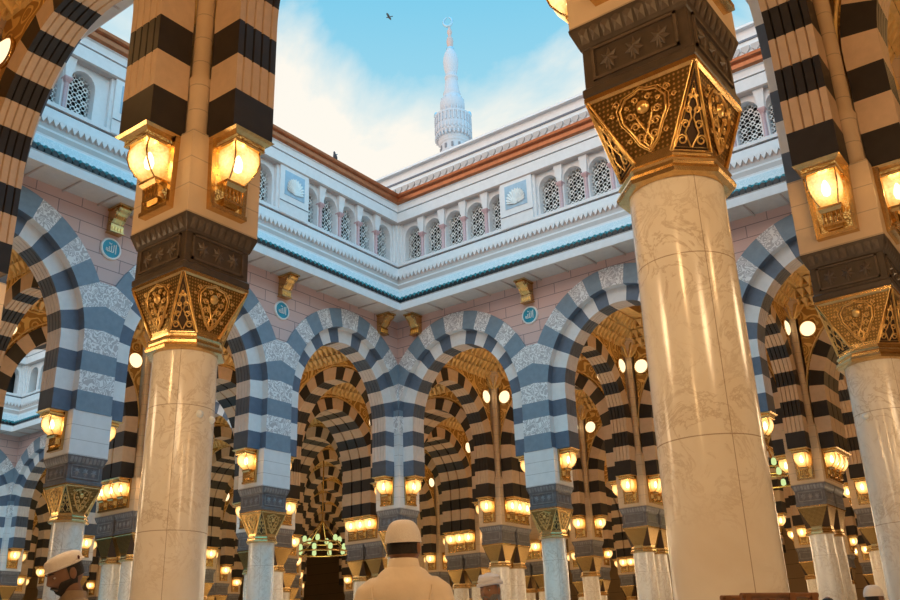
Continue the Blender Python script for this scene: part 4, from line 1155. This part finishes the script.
        mb.add([cc_ + nrm*.004 + (ux*cos(2*pi*j/10)*.010 + uz*sin(2*pi*j/10)*.013) for j in range(10)] + [cc_ + nrm*.012], [(j, (j+1) % 10, 10) for j in range(10)], 0)
        link('badge', mb.mesh('badge', [M['darkred']]), c_)
    elif capkind == 'turban':
        mb = MB(); rings = []
        for i in range(10):
            ph = R(0) + R(88)*i/9
            rings.append([T((.110*max(.03,cos(ph))*cos(a) - .006, .090*max(.03,cos(ph))*sin(a), .048 + .098*sin(ph))) for a in [2*pi*j/28 for j in range(28)]])
        mb.loft(rings, 0, True, True, False)
        for m_ in range(4):
            mb.tube([T(((.106 + .006*sin(m_))*(1 - .075*m_)*cos(a) - .006, (.088 + .004*cos(m_*2))*(1 - .075*m_)*sin(a), 0.056 + .018*m_ + .010*sin(a + m_*1.3))) for a in [2*pi*j/32 for j in range(32)]], .017, 8, 0, True)
        # end of the scarf down the back of the head
        mb.loft([[T((-.095 - .012*i/5, -.05 + .1*j/6, .05 - .16*i/5)) for j in range(7)] for i in range(6)], 0, True, False)
        link('turban', mb.mesh('turban', [M['turban']]), t)
    return t
person('man in cream robe and white crocheted cap, seen from behind at bottom centre', 404, 548, 4.5, R(124), .06, 'skin', 'robe', R(-4), R(-14), 0, 0, 'crochet', sw=.80)
person('bearded man in white pillbox cap and khaki shirt looking down at bottom left', 66, 574, 5.3, R(258), .02, 'skin2', 'robe2', R(26), R(4), .05, .03, 'pill', 'hair')
person('man in white turban facing the camera, right of the man in cream robe', 490, 591, 7.6, R(-82), .0, 'skin', 'robe3', R(4), 0, 0, 0, 'turban', 'greyhair', 'greyhair')
person('bareheaded dark-haired man whose hair just shows right of the wooden rack', 829, 607, 11, R(100), .0, 'skin', 'robe3', 0, 0, 0, 0, 'none')
person('man in round white cap showing beside the right edge column shaft', 875, 599, 9.2, R(60), .0, 'skin2', 'robe3', 0, 0, 0, 0, 'crochet', None)

# ------------------------------------------------------------------ wooden rack in front of the large foreground column
a_, b_, c_ = at(746, 595, depth=4.6), at(792, 593, depth=4.6), at(812, 592, depth=4.75)
t = thing('wooden_rack', 'varnished wooden rack standing before the largest foreground column', 'rack', (a_.x, a_.y, 0), atan2(c_.y - a_.y, c_.x - a_.x))
L = (Vector((c_.x, c_.y)) - Vector((a_.x, a_.y))).length; hgt = a_.z + .012
for dx in (0, L*.66, L):
    for dy in (0, .16):
        mb = MB(); mb.box(dx-.018, dx+.018, dy-.018, dy+.018, 0, hgt-.005); link('post', mb.mesh('post', [M['wood']]), t)
for dy in (0, .16):
    for z in (hgt, hgt-.10):
        mb = MB(); mb.tube([(-.03, dy, z-.015), (L+.03, dy, z-.015)], .014, 10); link('rail', mb.mesh('rail', [M['wood']]), t)
for z in (.15, .55, .95):
    mb = MB(); mb.box(-.01, L+.01, -.01, .17, z, z+.025); link('shelf', mb.mesh('shelf', [M['wood']]), t)

# ------------------------------------------------------------------ birds
def bird(label, loc, rz, span, flying):
    t = thing('bird', label, 'bird', loc, rz)
    mb = MB(); mb.lathe([(.005,-.16),(.04,-.10),(.065,0),(.05,.09),(.035,.12),(.04,.15),(.02,.185),(.002,.21)], 10, 0, True); mb.xf(Matrix.Rotation(pi/2, 4, 'Y') if flying else Matrix.Rotation(R(50), 4, 'Y'))
    link('body', mb.mesh('body', [M['bird']]), t)
    for s in (-1, 1):
        mb = MB()
        pts = [(.08,s*.05,.02),(.10,s*.25,.08),(.0,s*span,.05),(-.06,s*.25,.05),(-.07,s*.05,.02)] if flying else [(.06,s*.06,.05),(-.05,s*.07,.0),(-.16,s*.05,-.12),(-.12,s*.03,-.12),(.02,s*.065,-.04)]
        mb.add(pts + [(x, y, z - .012) for x, y, z in pts], [(0,1,2,3,4),(9,8,7,6,5)] + [(i, (i+1) % 5, 5 + (i+1) % 5, 5 + i) for i in range(5)]); link('wing', mb.mesh('wing', [M['bird']]), t)
    mb = MB(); mb.add([(-.14,-.03,0),(-.14,.03,0),(-.27,.05,0),(-.27,-.05,0),(-.14,-.03,-.01),(-.14,.03,-.01),(-.27,.05,-.01),(-.27,-.05,-.01)], [(0,1,2,3),(4,7,6,5),(0,3,7,4),(1,5,6,2),(2,6,7,3),(0,4,5,1)])
    if not flying: mb.xf(Matrix.Rotation(R(50), 4, 'Y'))
    link('tail', mb.mesh('tail', [M['bird']]), t)
    if not flying:
        mb = MB(); mb.tube([(0,.02,-.05),(.01,.02,-.16)], .008, 5); mb.tube([(0,-.02,-.05),(.01,-.02,-.16)], .008, 5); link('leg', mb.mesh('leg', [M['bird']]), t)
bird('tiny dark bird flying in the sky left of the minaret', at(389, 17, depth=62), R(200), .42, True)
bp = CAM + RAY(335, 161)*((-17.0 - CAM.x)/RAY(335, 161).x)
bird('small grey bird perched on the left copper moulding', (-17.0, bp.y, 17.36), R(-60), .2, False)


# ------------------------------------------------------------------ light and sky
CW = (1, .55, .20)
for bx, by in BAYS:  # added fill lights, high and low at each bay centre, no fitting
    d = (Vector((bx, by)) - CAM.xy).length
    near = by < 0 or bx > 0
    wu, wl = (60, 110) if near else (48, 105) if d < 36 else (20, 62)
    point((bx, by, 10.4), wu, CW if not (bx < -26 and by > 20) else (1,.72,.22), .5)
    point((bx, by, 4.6), wl, (1,.71,.41), .5)
for x, y, w in ((0,-6,160),(6,0,120),(6,-6,160),(-6,-6,160),(0,-12,160)):  # added unseen lights, where lanterns outside the view would hang
    point((x + (.9 if x < 3 else -.9), y + (.9 if y < -3 else -.9), 5.6), w, WARM, .25)

wd = bpy.data.worlds.new('sky'); scn.world = wd; wd.use_nodes = True; nt = wd.node_tree; nt.nodes.clear()
t = NT.__new__(NT); t.t = nt
tc = t.n('ShaderNodeTexCoord').outputs['Generated']
x, y, z = sep(t, tc)
mp = t.n('ShaderNodeMapping'); mp.inputs['Scale'].default_value = (1, 1, 1.7); t.l(tc, mp.inputs[0])
n1 = t.noise(mp.outputs[0], 3.1, 7, .56, .5)
hz = t.math('MULTIPLY', t.math('SUBTRACT', .60, z), 2.6)
cl = t.math('ADD', n1.outputs[0], hz)
fac = t.ramp(cl, [(.42, (0,0,0)), (.64, (1,1,1))])
blue = t.ramp(z, [(.48, (.46,.76,.86)), (.70, (.12,.56,.84))])
skyc = t.mix(fac, blue, (1.0,.955,.86))
# the half of the sky behind the camera is brighter
back = t.math('ADD', t.math('MULTIPLY', x, .55), t.math('MULTIPLY', y, -.75))
g = t.n('ShaderNodeMapRange'); g.inputs[1].default_value = -.35; g.inputs[2].default_value = .6; g.inputs[3].default_value = 1.0; g.inputs[4].default_value = 2.3
t.l(back, g.inputs[0])
tm = t.n('ShaderNodeMapRange'); tm.inputs[1].default_value = .15; tm.inputs[2].default_value = .8; t.l(x, tm.inputs[0])   # clearer, bluer sky to the right
skyc = t.mix(tm.outputs[0], skyc, (.46,.84,1.12), 'MULTIPLY')
tw = t.n('ShaderNodeMapRange'); tw.inputs[1].default_value = 0; tw.inputs[2].default_value = -.7; t.l(y, tw.inputs[0])   # dusk warms the sky behind the camera
skyc = t.mix(tw.outputs[0], skyc, (1.08,.92,.86), 'MULTIPLY')
zn = t.n('ShaderNodeMapRange'); zn.inputs[1].default_value = .70; zn.inputs[2].default_value = .95; zn.inputs[3].default_value = 1; zn.inputs[4].default_value = 2.4; t.l(z, zn.inputs[0])   # brighter towards the zenith
bg = t.n('ShaderNodeBackground'); t.l(skyc, bg.inputs[0]); t.l(t.math('MULTIPLY', g.outputs[0], zn.outputs[0]), bg.inputs[1])
wo = t.n('ShaderNodeOutputWorld'); t.l(bg.outputs[0], wo.inputs[0])

vs = scn.view_settings; vs.view_transform = 'Standard'; vs.look = 'None'; vs.gamma = 1; vs.exposure = 0; vs.use_curve_mapping = False
print('LIGHTS', NL[0], 'OBJECTS', len(scn.objects))
